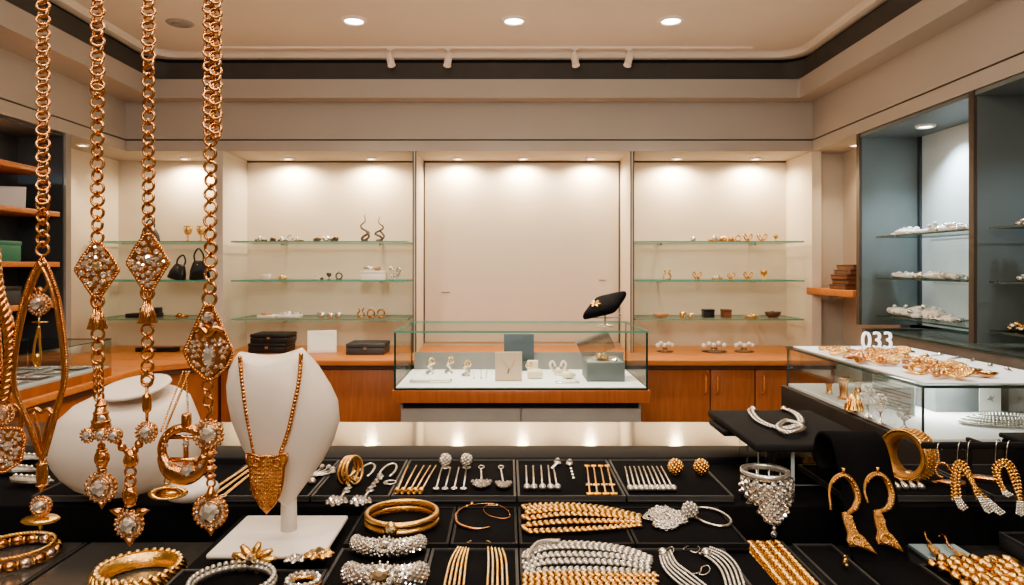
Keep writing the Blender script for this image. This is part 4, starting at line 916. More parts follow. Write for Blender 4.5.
def rosette(t, px, py, r, label=None, stone='diamond', o=0., petals=12, name='rosette'):
    petals=int(petals*1.5)
    a = MB(); c = q_(px,py,o); a.lathe([(0,-.003),(r*.8*S,-.003),(r*.86*S,0),(r*.8*S,.0022),(r*.55*S,.0026),(0,.002)],c,-Y_,24)
    a.tor(c+Vector((0,-.0022,0)),r*.55*S,r*.1*S,-Y_,None,24,6)
    for k in range(petals): u=2*PI*k/petals; a.sph(c+Vector((r*.86*S*math.cos(u),-.0012,r*.86*S*math.sin(u))),r*.125*S,(1,1,1),7,5)
    pt = a.build(name,'gold_rose',t); MB().gem(c+Vector((0,-.0026,0)),r*.57*S,-Y_,10,hgt=.5).build('center_stone',stone,pt)
    b = MB()
    for k in range(petals): u=2*PI*(k+.5)/petals; b.gem(c+Vector((r*.7*S*math.cos(u),-.0022,r*.72*S*math.sin(u))),r*.11*S,-Y_,6)
    b.build('small_stones',stone,pt); return pt
def inside(p, poly):
    r=False; j=len(poly)-1
    for i in range(len(poly)):
        a,b=poly[i],poly[j]
        if (a[1]>p[1])!=(b[1]>p[1]) and p[0]<(b[0]-a[0])*(p[1]-a[1])/(b[1]-a[1])+a[0]: r=not r
        j=i
    return r
def plate(t, name, poly, cx, cy, stones, center=None, th=.006, seed=1, pave=2.6, mt='gold_rose', keep=()):
    c = q_(cx,cy); a = MB(); a.prism([((x-cx)*S,-(y-cy)*S) for x,y in poly],c,X_,Z_,th,.06)
    loop = [q_(x,y,th/2) for x,y in poly]; a.rope(resample(loop,.002,True)+[loop[0]],1.9*S,None,2,5,6); pt = a.build(name,mt,t)
    b = MB(); g = MB(); rr = random.Random(seed); pts=[(x,y,r*1.05) for x,y,r in (center or [])]+list(keep)
    x0,x1=min(p[0] for p in poly),max(p[0] for p in poly); y0,y1=min(p[1] for p in poly),max(p[1] for p in poly)
    small = [(cx+(x-cx)*.84, cy+(y-cy)*.86) for x,y in poly]
    for _ in range(5000):
        p=(rr.uniform(x0,x1),rr.uniform(y0,y1)); r=pave*rr.uniform(.75,1.15)
        if inside(p,small) and all((p[0]-u)**2+(p[1]-v)**2>(.88*(r+w))**2 for u,v,w in pts):
            pts.append((p[0],p[1],r)); b.gem(q_(p[0],p[1],th/2),r*.95*S,Vector((rr.uniform(-.2,.2),-1,rr.uniform(-.2,.2))),7,hgt=.6)
            g.sph(q_(p[0]+r,p[1]+r*.6,th/2),.9*S,(1,1,1),6,4)
    b.build('pave_stones','diamond',pt); g.build('prongs','gold_rose',pt)
    for x,y,r in (center or []): MB().gem(q_(x,y,th/2+.0006),r*S,-Y_,10,hgt=.55).build('center_stone',stones,pt)
    return pt
def cone(a, px, y0, y1, r0, r1): a.lathe([(0,0),(r0*S,0),(r1*S,(y1-y0)*S*.97),(r1*.97*S,(y1-y0)*S),(0,(y1-y0)*S)],q_(px,y0),-Z_,14)
GH='gold necklaces hanging at the left'
# necklace at the very left edge
t = thing('hanging_necklace','thick braided gold necklace cut off by the left edge','necklace',q_(0,480),GH)
a = MB(); a.rope(spl([q_(-6,250),q_(-2,290),q_(7,320),q_(11,350),q_(7,385),q_(3,402)],10),6*S,None,3,6,8); a.rope(spl([q_(-14,250),q_(-10,300),q_(-4,340),q_(-2,390)],10),5*S,None,3,6,8); a.build('braided_chain','gold_rose',t)
rosette(t,2,414,13)
plate(t,'pendant',[(-22,428),(20,428),(25,440),(20,462),(4,472),(-12,470),(-24,455)],0,448,'diamond',[(8,446,5)],seed=3)
a = MB(); a.tube(spl([q_(14,404),q_(22,412),q_(20,430)],6),2.5*S,6); a.build('hook','gold_rose',t)
# necklace with the big teardrop loop
t = thing('hanging_necklace','hanging gold necklace with a long open teardrop loop','necklace',q_(42,525),GH)
a = MB(); curb_run(a,43,-70,200,6.9,5.6,1.5); ring_run(a,42.5,205,250,12,5.6,1.5); a.build('chain','gold_rose',t)
a = MB(); Lp = [(42,258),(33,272),(24,296),(17,325),(12.5,352),(11,378),(17,398),(28,424),(39,456)]; Rp=[(42,258),(50,272),(58,296),(63,325),(66,352),(66,378),(61,398),(54,424),(45,456)]
for L_ in (Lp,Rp):
    for off in (0,3.6 if L_ is Rp else -3.6): a.tube(spl([q_(x-off*.9,y+1.2*abs(off),.001*abs(off)) for x,y in L_],8),2.1*S,7)
    a.beads(spl([q_(x-(1.8 if L_ is Rp else -1.8)*-.0,y,.0022) for x,y in L_],8),1.35*S,2.6*S)
a.build('teardrop_loop','gold_rose',t)
a = MB(); a.tube(spl([q_(30,411,.003),q_(36,409,.003),q_(42,412,.003),q_(48,409,.003),q_(53,414,.003)],6),2.2*S,6); a.tube(spl([q_(33,412,.002),q_(39,432,.002),q_(42,452,.002),q_(45,432,.002),q_(50,414,.002)],6),1.5*S,6); a.build('bow_knot','gold_rose',t)
a = MB(); a.tube(spl([q_(30,284),q_(36,291),q_(39,288),q_(43,291),q_(49,284)],6),1.6*S,6); a.tube([q_(39.5,289),q_(39.5,296)],1.2*S,6); a.build('inner_bow','gold_rose',t)
rosette(t,39.5,304,12.5,name='inner_rosette')
a = MB(); a.tube([q_(32,322),q_(48,322)],.7*S,5); a.tube([q_(39,316),q_(39,327)],.8*S,5); a.tube(spl([q_(39,326),q_(34.5,345),q_(33.5,360),q_(37,367),q_(40.5,360),q_(40,345),q_(39,326)],8),1.1*S,6); a.sph(q_(37,359),2.9*S,(1,.7,1.9),10,8); a.build('inner_drop','gold',t)
a = MB(); a.lathe([(0,0),(2.5*S,0),(4.5*S,6*S),(5.4*S,14*S),(5.2*S,20*S),(3.4*S,29*S),(2.4*S,33*S),(0,33*S)],q_(42,458),-Z_,16); a.tube([q_(42,448),q_(42,460)],2*S,7)
for y in (464,485): a.tor(q_(42,y),4.6*S,1.1*S,Z_,None,16,6)
a.build('capsule_bead','gold_rose',t)
rosette(t,41.5,506,11.5,name='lower_rosette')
a = MB(); a.lathe([(0,-2.5*S),(16*S,-2.2*S),(18.5*S,0),(16*S,2.2*S),(0,2.5*S)],q_(40.5,519.5),Z_,30,sc=(1,.7)); a.tube([q_(40.5,520),q_(40.5,529)],2*S,6); a.build('bottom_plate','gold',t)
# second: lozenge, tassel, trefoil, rosette
t = thing('hanging_necklace','hanging gold necklace with a jewelled lozenge above a trefoil drop','necklace',q_(102,508),GH)
a = MB(); curb_run(a,97.5,-70,84,7.4,5.8,1.5); ring_run(a,97.5,90,237,12,5.8,1.4,seed=2); a.build('chain','gold_rose',t)
def lozenge(cx,cy,w,h,sd): return plate(t,'lozenge_pendant',[(cx-3,cy-h),(cx+3,cy-h),(cx+w*.62,cy-h*.5),(cx+w,cy+1),(cx+w*.64,cy+h*.45),(cx+4,cy+h),(cx-4,cy+h),(cx-w*.64,cy+h*.45),(cx-w,cy+1),(cx-w*.62,cy-h*.5)],cx,cy,'diamond_warm' if sd==5 else 'diamond',[(cx,cy-3,5.4)],seed=sd,pave=3.3)
lozenge(97,269,22,27,5)
def tassel(px,y0,y1):
    a = MB(); cone(a,px,y0,y1,2.4,8.5)
    for k in range(10): u=2*PI*k/10; a.tube([q_(px,y0+1)+Vector((2.4*S*math.cos(u),2.4*S*math.sin(u),0)),q_(px,y1)+Vector((8.6*S*math.cos(u),8.6*S*math.sin(u),0))],1.1*S,5)
    a.build('tassel','gold_rose',t)
a = MB(); ring_run(a,97.5,301,302,12,6,1.4); ring_run(a,98,334,358,12,5.8,1.4); a.chain([q_(98,366),q_(99,400)],8*S,4.6*S,1.3*S); a.build('lower_chain','gold_rose',t)
tassel(97.5,307,329)
a = MB(); cone(a,101,398,428,3,9.5)
for y in (405,413,421): a.tor(q_(101,y),(3+ (y-398)*.22)*S,1.3*S,Z_,None,16,6)
pt = a.build('trefoil_top','gold_rose',t); MB().gem(q_(101.5,419,.007),4*S,-Y_).build('stone','diamond',pt)
for x,y,r in ((88.5,435,8.5),(101.5,434,8),(114.5,435,8.5)): rosette(t,x,y,r,o=.004,petals=9,name='trefoil_leaf')
def bead_drop(px,y0,y1,w):
    a = MB(); m=(y0+y1)/2; a.sph(q_(px,m),1,(w*S,w*.8*S,(y1-y0)/2*S),14,10)
    a.tor(q_(px,m,w*.7*S),w*.5*S,1.1*S,-Y_,None,16,6); a.tor(q_(px,y0+1),w*.55*S,1.3*S,Z_,None,14,6); a.tor(q_(px,y1-1),w*.55*S,1.3*S,Z_,None,14,6); a.build('oval_bead','gold_rose',t)
a = MB(); ring_run(a,101.5,446,447,5,3,1); a.sph(q_(102,471),4.2*S); a.sph(q_(99,470),2.2*S); a.sph(q_(105,470),2.2*S); a.build('joint','gold_rose',t)
bead_drop(102,449,467,7.5); rosette(t,102,487,17,petals=13,name='rosette_drop')
a = MB(); cone(a,102,501,509,4,.6); a.build('point','gold_rose',t)
# third
t = thing('hanging_necklace','hanging gold necklace with a jewelled lozenge above a winged round drop','necklace',q_(130,545),GH)
a = MB(); curb_run(a,148.5,-70,64,7.4,5.8,1.5); ring_run(a,148.5,70,232,12,5.6,1.4,seed=4); a.build('chain','gold_rose',t)
lozenge(148,262,21,28,9)
a = MB(); ring_run(a,147.5,293,294,12,6,1.4); ring_run(a,147.5,330,378,12,5.4,1.4); a.tor(q_(147,381),5.5*S,1.4*S,-Y_); a.build('lower_chain','gold_rose',t)
tassel(147.5,299,323)
a = MB(); a.lathe([(0,0),(1.4*S,0),(1.6*S,7*S),(4*S,9*S),(4.4*S,12*S),(4.4*S,22*S),(3.8*S,25*S),(1.6*S,27*S),(1.4*S,37*S),(0,37*S)],q_(147,386),-Z_,12); a.build('capsule_bead','gold_rose',t)
rosette(t,147,432,12,petals=11,name='round_setting')
a = MB()
for x,y,r in ((139,444,4.2),(135,450,3.4),(118,441,3.5),(122,447,4.2),(127,451,3.4)): a.sph(q_(x,y),r*S); a.tor(q_(x,y),r*.9*S,.9*S,-Y_,None,12,5)
a.build('link_beads','gold_rose',t)
a = MB(); a.lathe([(0,0),(4*S,1*S),(5.5*S,5*S),(7.2*S,11*S),(6.2*S,16*S),(2.5*S,19*S),(0,19*S)],q_(131,449),-Z_,14); a.tor(q_(131,460,.004),3.8*S,1*S,-Y_); a.build('drop_bead','gold_rose',t)
a = MB(); ring_run(a,130.5,472,481,10,5,1.3); a.build('small_rings','gold_rose',t)
bead_drop(130,484,506,7.5)
pt = rosette(t,130,524,16,petals=12,name='winged_rosette'); a = MB()
for sg in (-1,1): a.lathe([(5*S,0),(3.4*S,7*S),(0,13*S)],q_(130+sg*8,513),Vector((sg,-.1,.28)),8)
cone(a,130,537,547,6,.6); a.build('wings','gold_rose',pt)
# fourth: thick chain with shield pendant, mask pendant and drops
t = thing('hanging_necklace','thick hanging gold necklace with a large jewelled shield pendant','necklace',q_(211,533),GH)
a = MB(); curb_run(a,209.5,-70,132,7.2,5.4,1.6); curb_run(a,215.5,-66,134,7.2,5.4,1.6); ring_run(a,210.5,140,288,13,5.6,1.5,seed=6,wob=.4); a.tor(q_(209.5,299),6.6*S,1.6*S,-Y_); a.build('chain','gold_rose',t)
plate(t,'shield_pendant',[(205,305),(212,305),(219,320),(226,336),(233.5,352),(227,366),(213,379),(205,379),(191,366),(184,352),(191,336),(198,320)],209,346,'diamond',[(208,318,6.5)],seed=12,keep=((209,356,11),(209,333,6),(202,333,5),(216,333,5)))
pt = t.children[-1] if False else [o for o in bpy.data.objects if o.name.startswith('shield_pendant') and o.parent==t][0]
MB().gem(q_(209,356,.0035),8.5*S,-Y_,12,(.8,1.35),hgt=.5).build('teardrop_stone','diamond',pt)
a = MB(); a.tube(spl([q_(193,331,.005),q_(201,328,.006),q_(208,334,.006),q_(215,328,.006),q_(224,331,.005)],7),lambda u:(1.6+2.2*math.sin(PI*u))*S,8); a.build('bow','gold_rose',pt)
a = MB(); a.tor(q_(207.5,386),4.6*S,1.4*S,-Y_); a.tor(q_(207.8,394),3.8*S,1.3*S,Vector((.9,-.4,.2))); a.tor(q_(208,402),4.6*S,1.4*S,-Y_); a.tube(spl([q_(208,405),q_(211,411),q_(208,416),q_(209,420)],6),2*S,6); a.build('twisted_link','gold_rose',t)
rosette(t,209,434,16.5,petals=12,name='round_setting')
a = MB(); 
for y,r in ((453,5.5),(461,4),(468,5.5),(476,4.5)): a.sph(q_(210.5,y),r*S,(1,1,.8),12,8); a.tor(q_(210.5,y),r*S,.9*S,Z_,None,14,5)
a.tor(q_(211,483),4*S,1.2*S,-Y_); a.build('bead_column','gold_rose',t)
rosette(t,211,511,19,petals=14,name='rosette_drop')
a = MB(); cone(a,211,527,536,5,.6); a.build('lower_point','gold_rose',t); a = MB(); cone(a,211,486,497,2,6); a.build('upper_cap','gold_rose',t)
# mask pendant on its own thin chain
t = thing('mask_pendant_necklace','fine gold chain with an open round mask pendant beside the leaning bust','necklace',q_(182,498),GH)
a = MB(); a.beads([q_(189,372,-.006),q_(166,428,-.006)],1.5*S,2.6*S); a.beads([q_(183,372,-.006),q_(161,431,-.006)],1.2*S,2.6*S); a.beads([q_(186,372,-.006),q_(188,412,-.004)],1.3*S,2.6*S); a.build('fine_chain','gold',t)
a = MB(); a.tor(q_(184,449),21*S,4.4*S,-Y_,None,36,8,(1.05,1)); a.tube(spl([q_(161,455,.002),q_(168,469,.003),q_(184,476,.004),q_(199,469,.003),q_(205,455,.002)],8),lambda u:(4+5.5*math.sin(PI*u))*S,10,flat=.7)
a.tube([q_(186,436),q_(186,470)],2.6*S,8); a.tube([q_(164,437),q_(204,437)],2.4*S,7); a.tube([q_(170,460,.001),q_(200,460,.001)],2.6*S,7)
for k in range(26): u=2*PI*k/26; a.sph(q_(184+21*1.05*math.cos(u),449-21*math.sin(u),.0035),1.7*S,(1,1,1),6,4)
pt = a.build('mask_ring','gold_rose',t)
b = MB(); b.gem(q_(186.5,471,.009),6.5*S,-Y_,10); b.gem(q_(186,444,.003),3.6*S,-Y_); b.gem(q_(170,463,.006),2.8*S,-Y_); b.gem(q_(166,445,.004),2.6*S,-Y_); b.gem(q_(200,466,.006),2.6*S,-Y_); b.build('stones','diamond',pt)
MB().rbox(q_(180,414,.004),q_(193,429,-.004),.002).build('top_bead','gold_rose',t)
a = MB(); a.tor(q_(168,481),3.4*S,1.1*S,-Y_)
for k in range(4): a.tor(q_(168,493,.0045-.0035*k),10*S,2.4*S,Vector((.15,-1,.25)),None,22,6,(1.55,.55))
a.sph(q_(168,493),6*S,(2.1,.8,.7),10,8); a.build('ridged_drop','gold',t)
# ================================================================ ROW ONE, in the trays
z1 = EZ-H1+.0006
def pin(px0,py0,px1,py1,mt,end,rp,name,label,cat,grp,z=z1):
    a0, a1 = PZ(px0,py0,z), PZ(px1,py1,z); r=.0016; t = thing(name,label,cat,a1,grp); up = Vector((0,0,r))
    MB().tube([a0+up,a0.lerp(a1,.5)+up*1.6,a1+up],r,6).build('shaft',mt,t); b = MB(); s=a1.y/F
    if end=='pearl': b.sph(a1+Vector((0,-.002,rp*s*.9)),rp*s,(1,1.5,.9),10,8); b.build('pearl','pearl',t)
    elif end=='coil':
        for k in range(3): b.tor(a1+Vector((0,.003*k-.004,.003)),2.4*s,.9*s,Vector((.2,1,0)),None,12,5)
        b.build('coil','gold',t)
    elif end=='cluster':
        for k in range(6): u=k*PI/3; b.sph(a1+Vector((2.2*s*math.cos(u),2.2*s*math.sin(u),.003)),1.5*s,(1,1,1),6,4)
        b.gem(a1+Vector((0,0,.004)),2*s,Z_); b.build('cluster','silver',t)
    return t
G='fanned gold pins'
for i,(x0,x1) in enumerate(((408,397),(416.5,403),(424,409.5),(430.5,415),(436,421))): pin(x0,467,x1,493,'gold_pale','coil',3,'gold_pin',f'{ORD[i]} thin gold pin from the left in the fanned row','pin',G)
for i,(x0,x1) in enumerate(((442,436),(450.5,445),(459,454),(466.5,463.5))): pin(x0,469,x1,491,'silver','cluster',3,'silver_pin',f'{ORD[i]} thin silver pin from the left in the fanned row','pin','fanned silver pins')
for i,(x0,x1) in enumerate(((526,527),(533,534),(541,542.5),(548,550.5),(553,557.5))): pin(x0,467,x1,489.5,'silver','pearl',3.6,'pearl_pin',f'{ORD[i]} pearl-ended pin from the left in the row of five','pin','row of five pearl pins')
for i in range(9): pin(625+i*4.5,468,630+i*5.4,490.5,'silver','pearl',3.5,'pearl_pin',f'{ORD[i]} pearl-ended pin from the left in the row of nine','pin','row of nine pearl pins')
for i,(x0,x1) in enumerate(((587,590),(593.5,597.5),(600.5,606),(607,614))):
    t = pin(x0,467,x1,496,'gold',None,3,'gold_bar_pin',f'{ORD[i]} gold bar pin from the left beside two silver studs','pin','gold bar pins'); a = MB()
    for y,w in ((468,2.8),(487,3.4),(496,3.8)): c = PZ(x0+(x1-x0)*(y-467)/29,y,z1); s=c.y/F; MB().rbox(c+Vector((-w*s,-.003,0)),c+Vector((w*s,.003,.0045)),.001).build('band','gold',t)
def filigree_ball(c, r, mt, t, n=40, rs=.27):
    a = MB()
    for k in range(n):
        zz=1-2*(k+.5)/n; ph=k*2.39996; q=math.sqrt(1-zz*zz); a.sph(c+Vector((q*math.cos(ph),q*math.sin(ph),zz))*r*.82,r*rs,(1,1,1),6,4)
    a.build('filigree_ball',mt,t)
for i,px in enumerate((445.5,466.5)):
    c = PZ(px,468,z1); s=c.y/F; r=7*s; t = thing('stud_earring',f'{["left","right"][i]} silver filigree ball stud above the fanned pins','earring',c,'silver filigree ball studs'); filigree_ball(c+Vector((0,0,r*1.15)),r*.92,'silver',t)
    MB().lathe([(r*.7,0),(r*.6,r*.15),(r*.25,r*.25),(r*.2,r*.5)],c,n=14).build('base','silver',t)
for i,px in enumerate((675.6,701.3)):
    c = PZ(px,475,z1); r=8.6*c.y/F; t = thing('ball_stud',f'{["left","right"][i]} textured gold ball stud at the right of the back row','earring',c,'textured gold ball studs'); filigree_ball(c+Vector((0,0,r*.98)),r*.95,'gold',t,60,.22)
    MB().tor(c+Vector((0,0,r*.12)),r*.35,r*.12,Z_,None,14,5).build('base','gold',t)
for i,(x0,x1,y1) in enumerate(((481.5,481.5,487),(501,503.5,489))):
    a0,a1 = PZ(x0,467,z1),PZ(x1,y1,z1); s=a1.y/F; t = thing('drop_earring',f'{["left","right"][i]} silver fan drop earring beside the fanned pins','earring',a1,'silver fan drop earrings')
    a = MB(); a.tor(a0+Vector((0,-.008,.002)),3*s,.8*s,Z_,None,14,5,(1,2.0)); a.beads([a0+Vector((0,-.02,.002)),a1+Vector((0,.012,.002))],1.5*s,2.6*s); a.build('link','silver',t)
    b = MB(); g = MB(); w=(9.5,7.5)[i]
    for k in range(7):
        u=PI*1.12+PI*.76*k/6; o_=a1+Vector((0,.020,.003)); e_=o_+Vector((w*s*math.cos(u),2.6*w*s*math.sin(u),0)); b.tube([o_,e_],1.7*s,5); g.gem(e_+Vector((0,0,.002)),2.5*s,Z_,7); g.gem(o_.lerp(e_,.6)+Vector((0,0,.002)),2.0*s,Z_,7)
    b.build('fan','silver',t); g.build('stones','diamond',t)
for i,(px,py,ex,ey) in enumerate(((557.5,464.5,552,470),(569.5,465.5,573.5,480.5))):
    c = PZ(px,py,z1); s=c.y/F; e_=PZ(ex,ey,z1); t = thing('stud_earring',f'{["left","right"][i]} small silver stud with crystal tail beside gold bar pins','earring',c,'silver studs with crystal tails')
    a = MB(); a.lathe([(0,0),(4*s,0),(4.5*s,1.5*s),(3*s,4*s),(0,4.5*s)],c,n=14); a.build('stud','silver',t); b = MB(); b.gem(c+Vector((0,0,4.2*s)),3*s,Vector((0,-.6,1))); b.build('stone','diamond',t)
    g = MB(); [g.gem(c.lerp(e_,u)+Vector((0,0,.003)),1.8*s,Z_,6) for u in (.35,.55,.75,.95)]; g.build('crystal_tail','diamond',t)
# three-band gold ring
c = PZ(347,490,z1)+Vector((0,.02,0)); s=c.y/F; t = thing('gold_ring','upright gold ring of three slanted bands in the back row','ring',c); a=MB()
for k in (-1,0,1): a.tor(c+Vector((k*4.2*s,0,15*s)),13.5*s,1.7*s,Vector((1,-.42,.12*k)),None,28,7)
a.build('bands','gold',t); a=MB(); a.tube([c+Vector((-6*s,-10*s,16*s)),c+Vector((7*s,-8*s,6*s))],1.5*s,6); a.tube([c+Vector((-5*s,-11*s,6*s)),c+Vector((7*s,-8*s,17*s))],1.4*s,6); a.build('cross_bars','gold_pale',t)
# two long silver drop earrings
for i,(hoop,joint,mid,end) in enumerate((((366,474),(355,481),(346,493),(337,504)),((388,474),(380,478),(370,492),(361,504)))):
    pe = PZ(*end,z1); s=pe.y/F; t = thing('long_drop_earring',f'{["left","right"][i]} long silver drop earring beside the three-band gold ring','earring',pe,'long silver drop earrings')
    ph,pj,pm = PZ(*hoop,z1),PZ(*joint,z1),PZ(*mid,z1); a=MB()
    dv=(pj-pm).normalized(); sv=Vector((dv.y,-dv.x,0)); hp=[ph+dv*(15*s*2.0*math.sin(u))+sv*(8*s*math.cos(u))+Vector((0,0,.004)) for u in [PI*1.55-k*PI*2*.86/24-.2 for k in range(25)]]
    a.tube(hp,1.5*s,7); a.build('hoop','silver',t)
    a=MB(); g=MB()
    for p_,r in ((pj,4.5),(pj.lerp(pm,.4),3.6),(pj.lerp(pm,.7),3.8),(pm,4.6)):
        a.lathe([(0,0),(r*s,0),(r*s,2*s),(r*.6*s,3*s),(0,3*s)],p_,n=10); g.gem(p_+Vector((0,0,3*s)),r*.75*s,Z_,8)
    a.tube([pj+Vector((0,0,.002)),pm+Vector((0,0,.002)),pe+Vector((0,0,.003))],1.6*s,6)
    for k in range(16): u=k*2.4; q=math.sqrt(k/16)*11*s; a.sph(pe+Vector((q*math.cos(u),q*1.1*math.sin(u),2.4*s)),2.6*s,(1,1,.8),6,4); g.gem(pe+Vector((q*math.cos(u),q*1.1*math.sin(u),4.2*s)),2.1*s,Vector((math.cos(u)*.3,math.sin(u)*.3,1)),7)
    a.build('cluster','silver',t); g.build('stones','diamond',t)
c = PZ(390,484,z1); t = thing('silver_ring','tiny silver ring lying right of the long drop earrings','ring',c); MB().tor(c+Vector((0,0,.002)),6*c.y/F,1*c.y/F,Z_,None,20,5).build('band','silver',t); MB().gem(c+Vector((-.004,-.006,.003)),.003,Z_).build('stone','diamond',t)
c = PZ(319,474,z1); t = thing('brooch','silver fan brooch partly behind the white bust','brooch',c); a=MB(); g=MB()
for k in range(6): u=.1+k*.5; e_=c+Vector((.022*math.cos(u),.03*math.sin(u)-.01,.003)); a.tube([c+Vector((-.006,-.02,.002)),e_],.0022,5); g.gem(e_+Vector((0,0,.002)),.0045,Z_)
a.sph(PZ(312,484,z1)+Vector((0,0,.003)),.006); a.build('fan','silver',t); g.build('stones','diamond',t)
for i in range(3):
    t = thing('gold_chain',f'{["left","middle","right"][i]} of three gold chains lying slanted behind the white bust','chain',PZ(228+i*5,490,z1),'three slanted gold chains')
    a=MB(); a.braid(spl([PZ(250+i*6,466,z1)+Vector((0,0,.002)),PZ(231+i*7.5,479,z1)+Vector((0,0,.002)),PZ(205+i*10,496,z1)+Vector((0,0,.002))],8),.0045); a.build('links','gold',t); MB().tor(PZ(203+i*10,497.5,z1)+Vector((0,0,.002)),.004,.001,Z_,None,14,5).build('clasp','gold_pale',t)
for i,(px,py) in enumerate(((22,458),(14,470),(30,481))):
    c = PZ(px,py,z1); t = thing('leaf_brooch',f'{["rear","middle","front"][i]} silver leaf brooch behind the left hanging necklaces','brooch',c,'silver leaf brooches at far left'); a=MB(); g=MB()
    a.prism([(-.035,0),(-.02,.012),(.01,.014),(.04,0),(.01,-.012),(-.02,-.011)],c+Vector((0,0,.003)),Vector((.96,-.2,0)).normalized(),Vector((.2,.96,0)).normalized(),.005,.3); a.build('leaf','silver_filigree',t)
    for k in range(7): g.gem(c+Vector((-.024+.009*k,.005-.002*k,.006)),.0035,Z_,7)
    g.build('stones','diamond',t)
# ================================================================ ROW TWO
z2 = EZ-H2-.004+.0006
c = PZ(402,524,z2); R=36*c.y/F; t = thing('gold_bangle','plain double gold bangle with a round clasp stone','bangle',c)
a=MB()
for zz,rr in ((.0045,R),(.0125,R)): a.lathe([(rr-.004,zz-.0035),(rr,zz-.0042),(rr+.0016,zz-.002),(rr+.0018,zz+.001),(rr+.0008,zz+.0035),(rr-.003,zz+.0042),(rr-.0042,zz+.002),(rr-.004,zz-.0035)],c,n=56,cap=False)
a.build('bands','gold',t); cc = c+Vector((-.006,-R-.002,.009)); MB().lathe([(0,-.002),(.0085,-.002),(.0092,.001),(.006,.0035),(0,.0035)],cc,-Y_,18,sc=(.8,1.15)).build('clasp','gold_pale',t); MB().gem(cc+Vector((0,-.003,0)),.0055,-Y_,8).build('stone','diamond_warm',t)
t = thing('open_bangle','thin open gold bangle lying on a black pad','bangle',PZ(476,519,z2)); c=PZ(477,519,z2); s=c.y/F
MB().tube(spl([PZ(x,y,z2)+Vector((0,0,.002)) for x,y in ((472,506),(462,510),(456,517),(458,525),(468,529.5),(480,530.5),(490,528.5))],8),lambda u:(.6+1.1*math.sin(PI*u))*s,7).build('band','gold_rose',t)
b=MB(); b.sph(PZ(472,505.5,z2)+Vector((0,0,.002)),2.2*s); b.sph(PZ(467,508,z2)+Vector((0,0,.002)),1.7*s); b.build('end_beads','gold_pale',t)
t = thing('wire_earring','fine gold wire loop right of the open bangle','earring',PZ(497,512,z2))
MB().tube(spl([PZ(x,y,z2)+Vector((0,0,.0012)) for x,y in ((473,506),(483,504.5),(496,505),(507,511),(510,517.5),(502,519.5),(489,516.5),(483.5,511),(487,506.5),(498,506.5))],8),.0007,5).build('wire','gold_rose',t); MB().sph(PZ(497,506.5,z2)+Vector((0,0,.0015)),.0016).build('bead','gold_pale',t)
t = thing('rope_necklace','thick bundle of braided gold rope strands on a black pad','necklace',PZ(580,520,z2))
for k,(ya,yb,yc,zz) in enumerate(((508,508,518,.004),(513,512,520,.007),(518,517,521.5,.009),(524,522,523,.009),(529,528,525,.007),(534,534,527,.004))):
    a=MB(); a.braid(spl([PZ(527+abs(k-2.5)*1.2,ya,z2)+Vector((0,0,zz*.7)),PZ(560,yb,z2)+Vector((0,0,zz)),PZ(600,yb+(yc-yb)*.3,z2)+Vector((0,0,zz)),PZ(638,yc,z2)+Vector((0,0,zz*.6))],10),.0112); a.build('strand','gold',t)
a=MB(); [a.tube(spl([PZ(527.5+abs(k-2.5)*1.2,508+k*5.2,z2)+Vector((0,0,.003)),PZ(522.5,510.5+k*5.2,z2)+Vector((0,0,.005)),PZ(528,513+k*5.2,z2)+Vector((0,0,.003))],5),.0028,6) for k in (0,2,4)]; a.build('loops','gold',t)
t = thing('silver_chain','tangled heap of silver chain on a black pad','chain',PZ(665,519,z2)); R5=random.Random(5)
pts=[]
for k in range(46):
    u=R5.uniform(0,6.28); r=math.sqrt(R5.random()); pts.append(PZ(665+22*r*math.cos(u),520+10.5*r*math.sin(u),z2)+Vector((0,0,.003+.006*R5.random()*(1-r))))
a=MB(); a.chain(spl(pts[:36],6),.0062,.0034,.0010,Z_,9,4,.9); a.build('tangle','silver',t); a=MB(); a.chain(spl(pts[24:40],5),.0045,.0026,.0008,Z_,10,4); a.build('loose_links','silver',t)
c=PZ(690,519,z2); s=c.y/F; t = thing('ball_ring','silver ring with pave ball beside the tangled chain','ring',c); filigree_ball(c+Vector((0,0,9*s)),8.5*s,'pearl',t,44,.24)
hp=[PZ(712+20*math.cos(u)*.95-3*math.sin(u),519+7.2*math.sin(u)+6.0*math.cos(u),z2)+Vector((0,0,.0025)) for u in [2*PI*k/36 for k in range(36)]]; MB().tube(hp,1.5*s,7,True).build('band','silver',t)
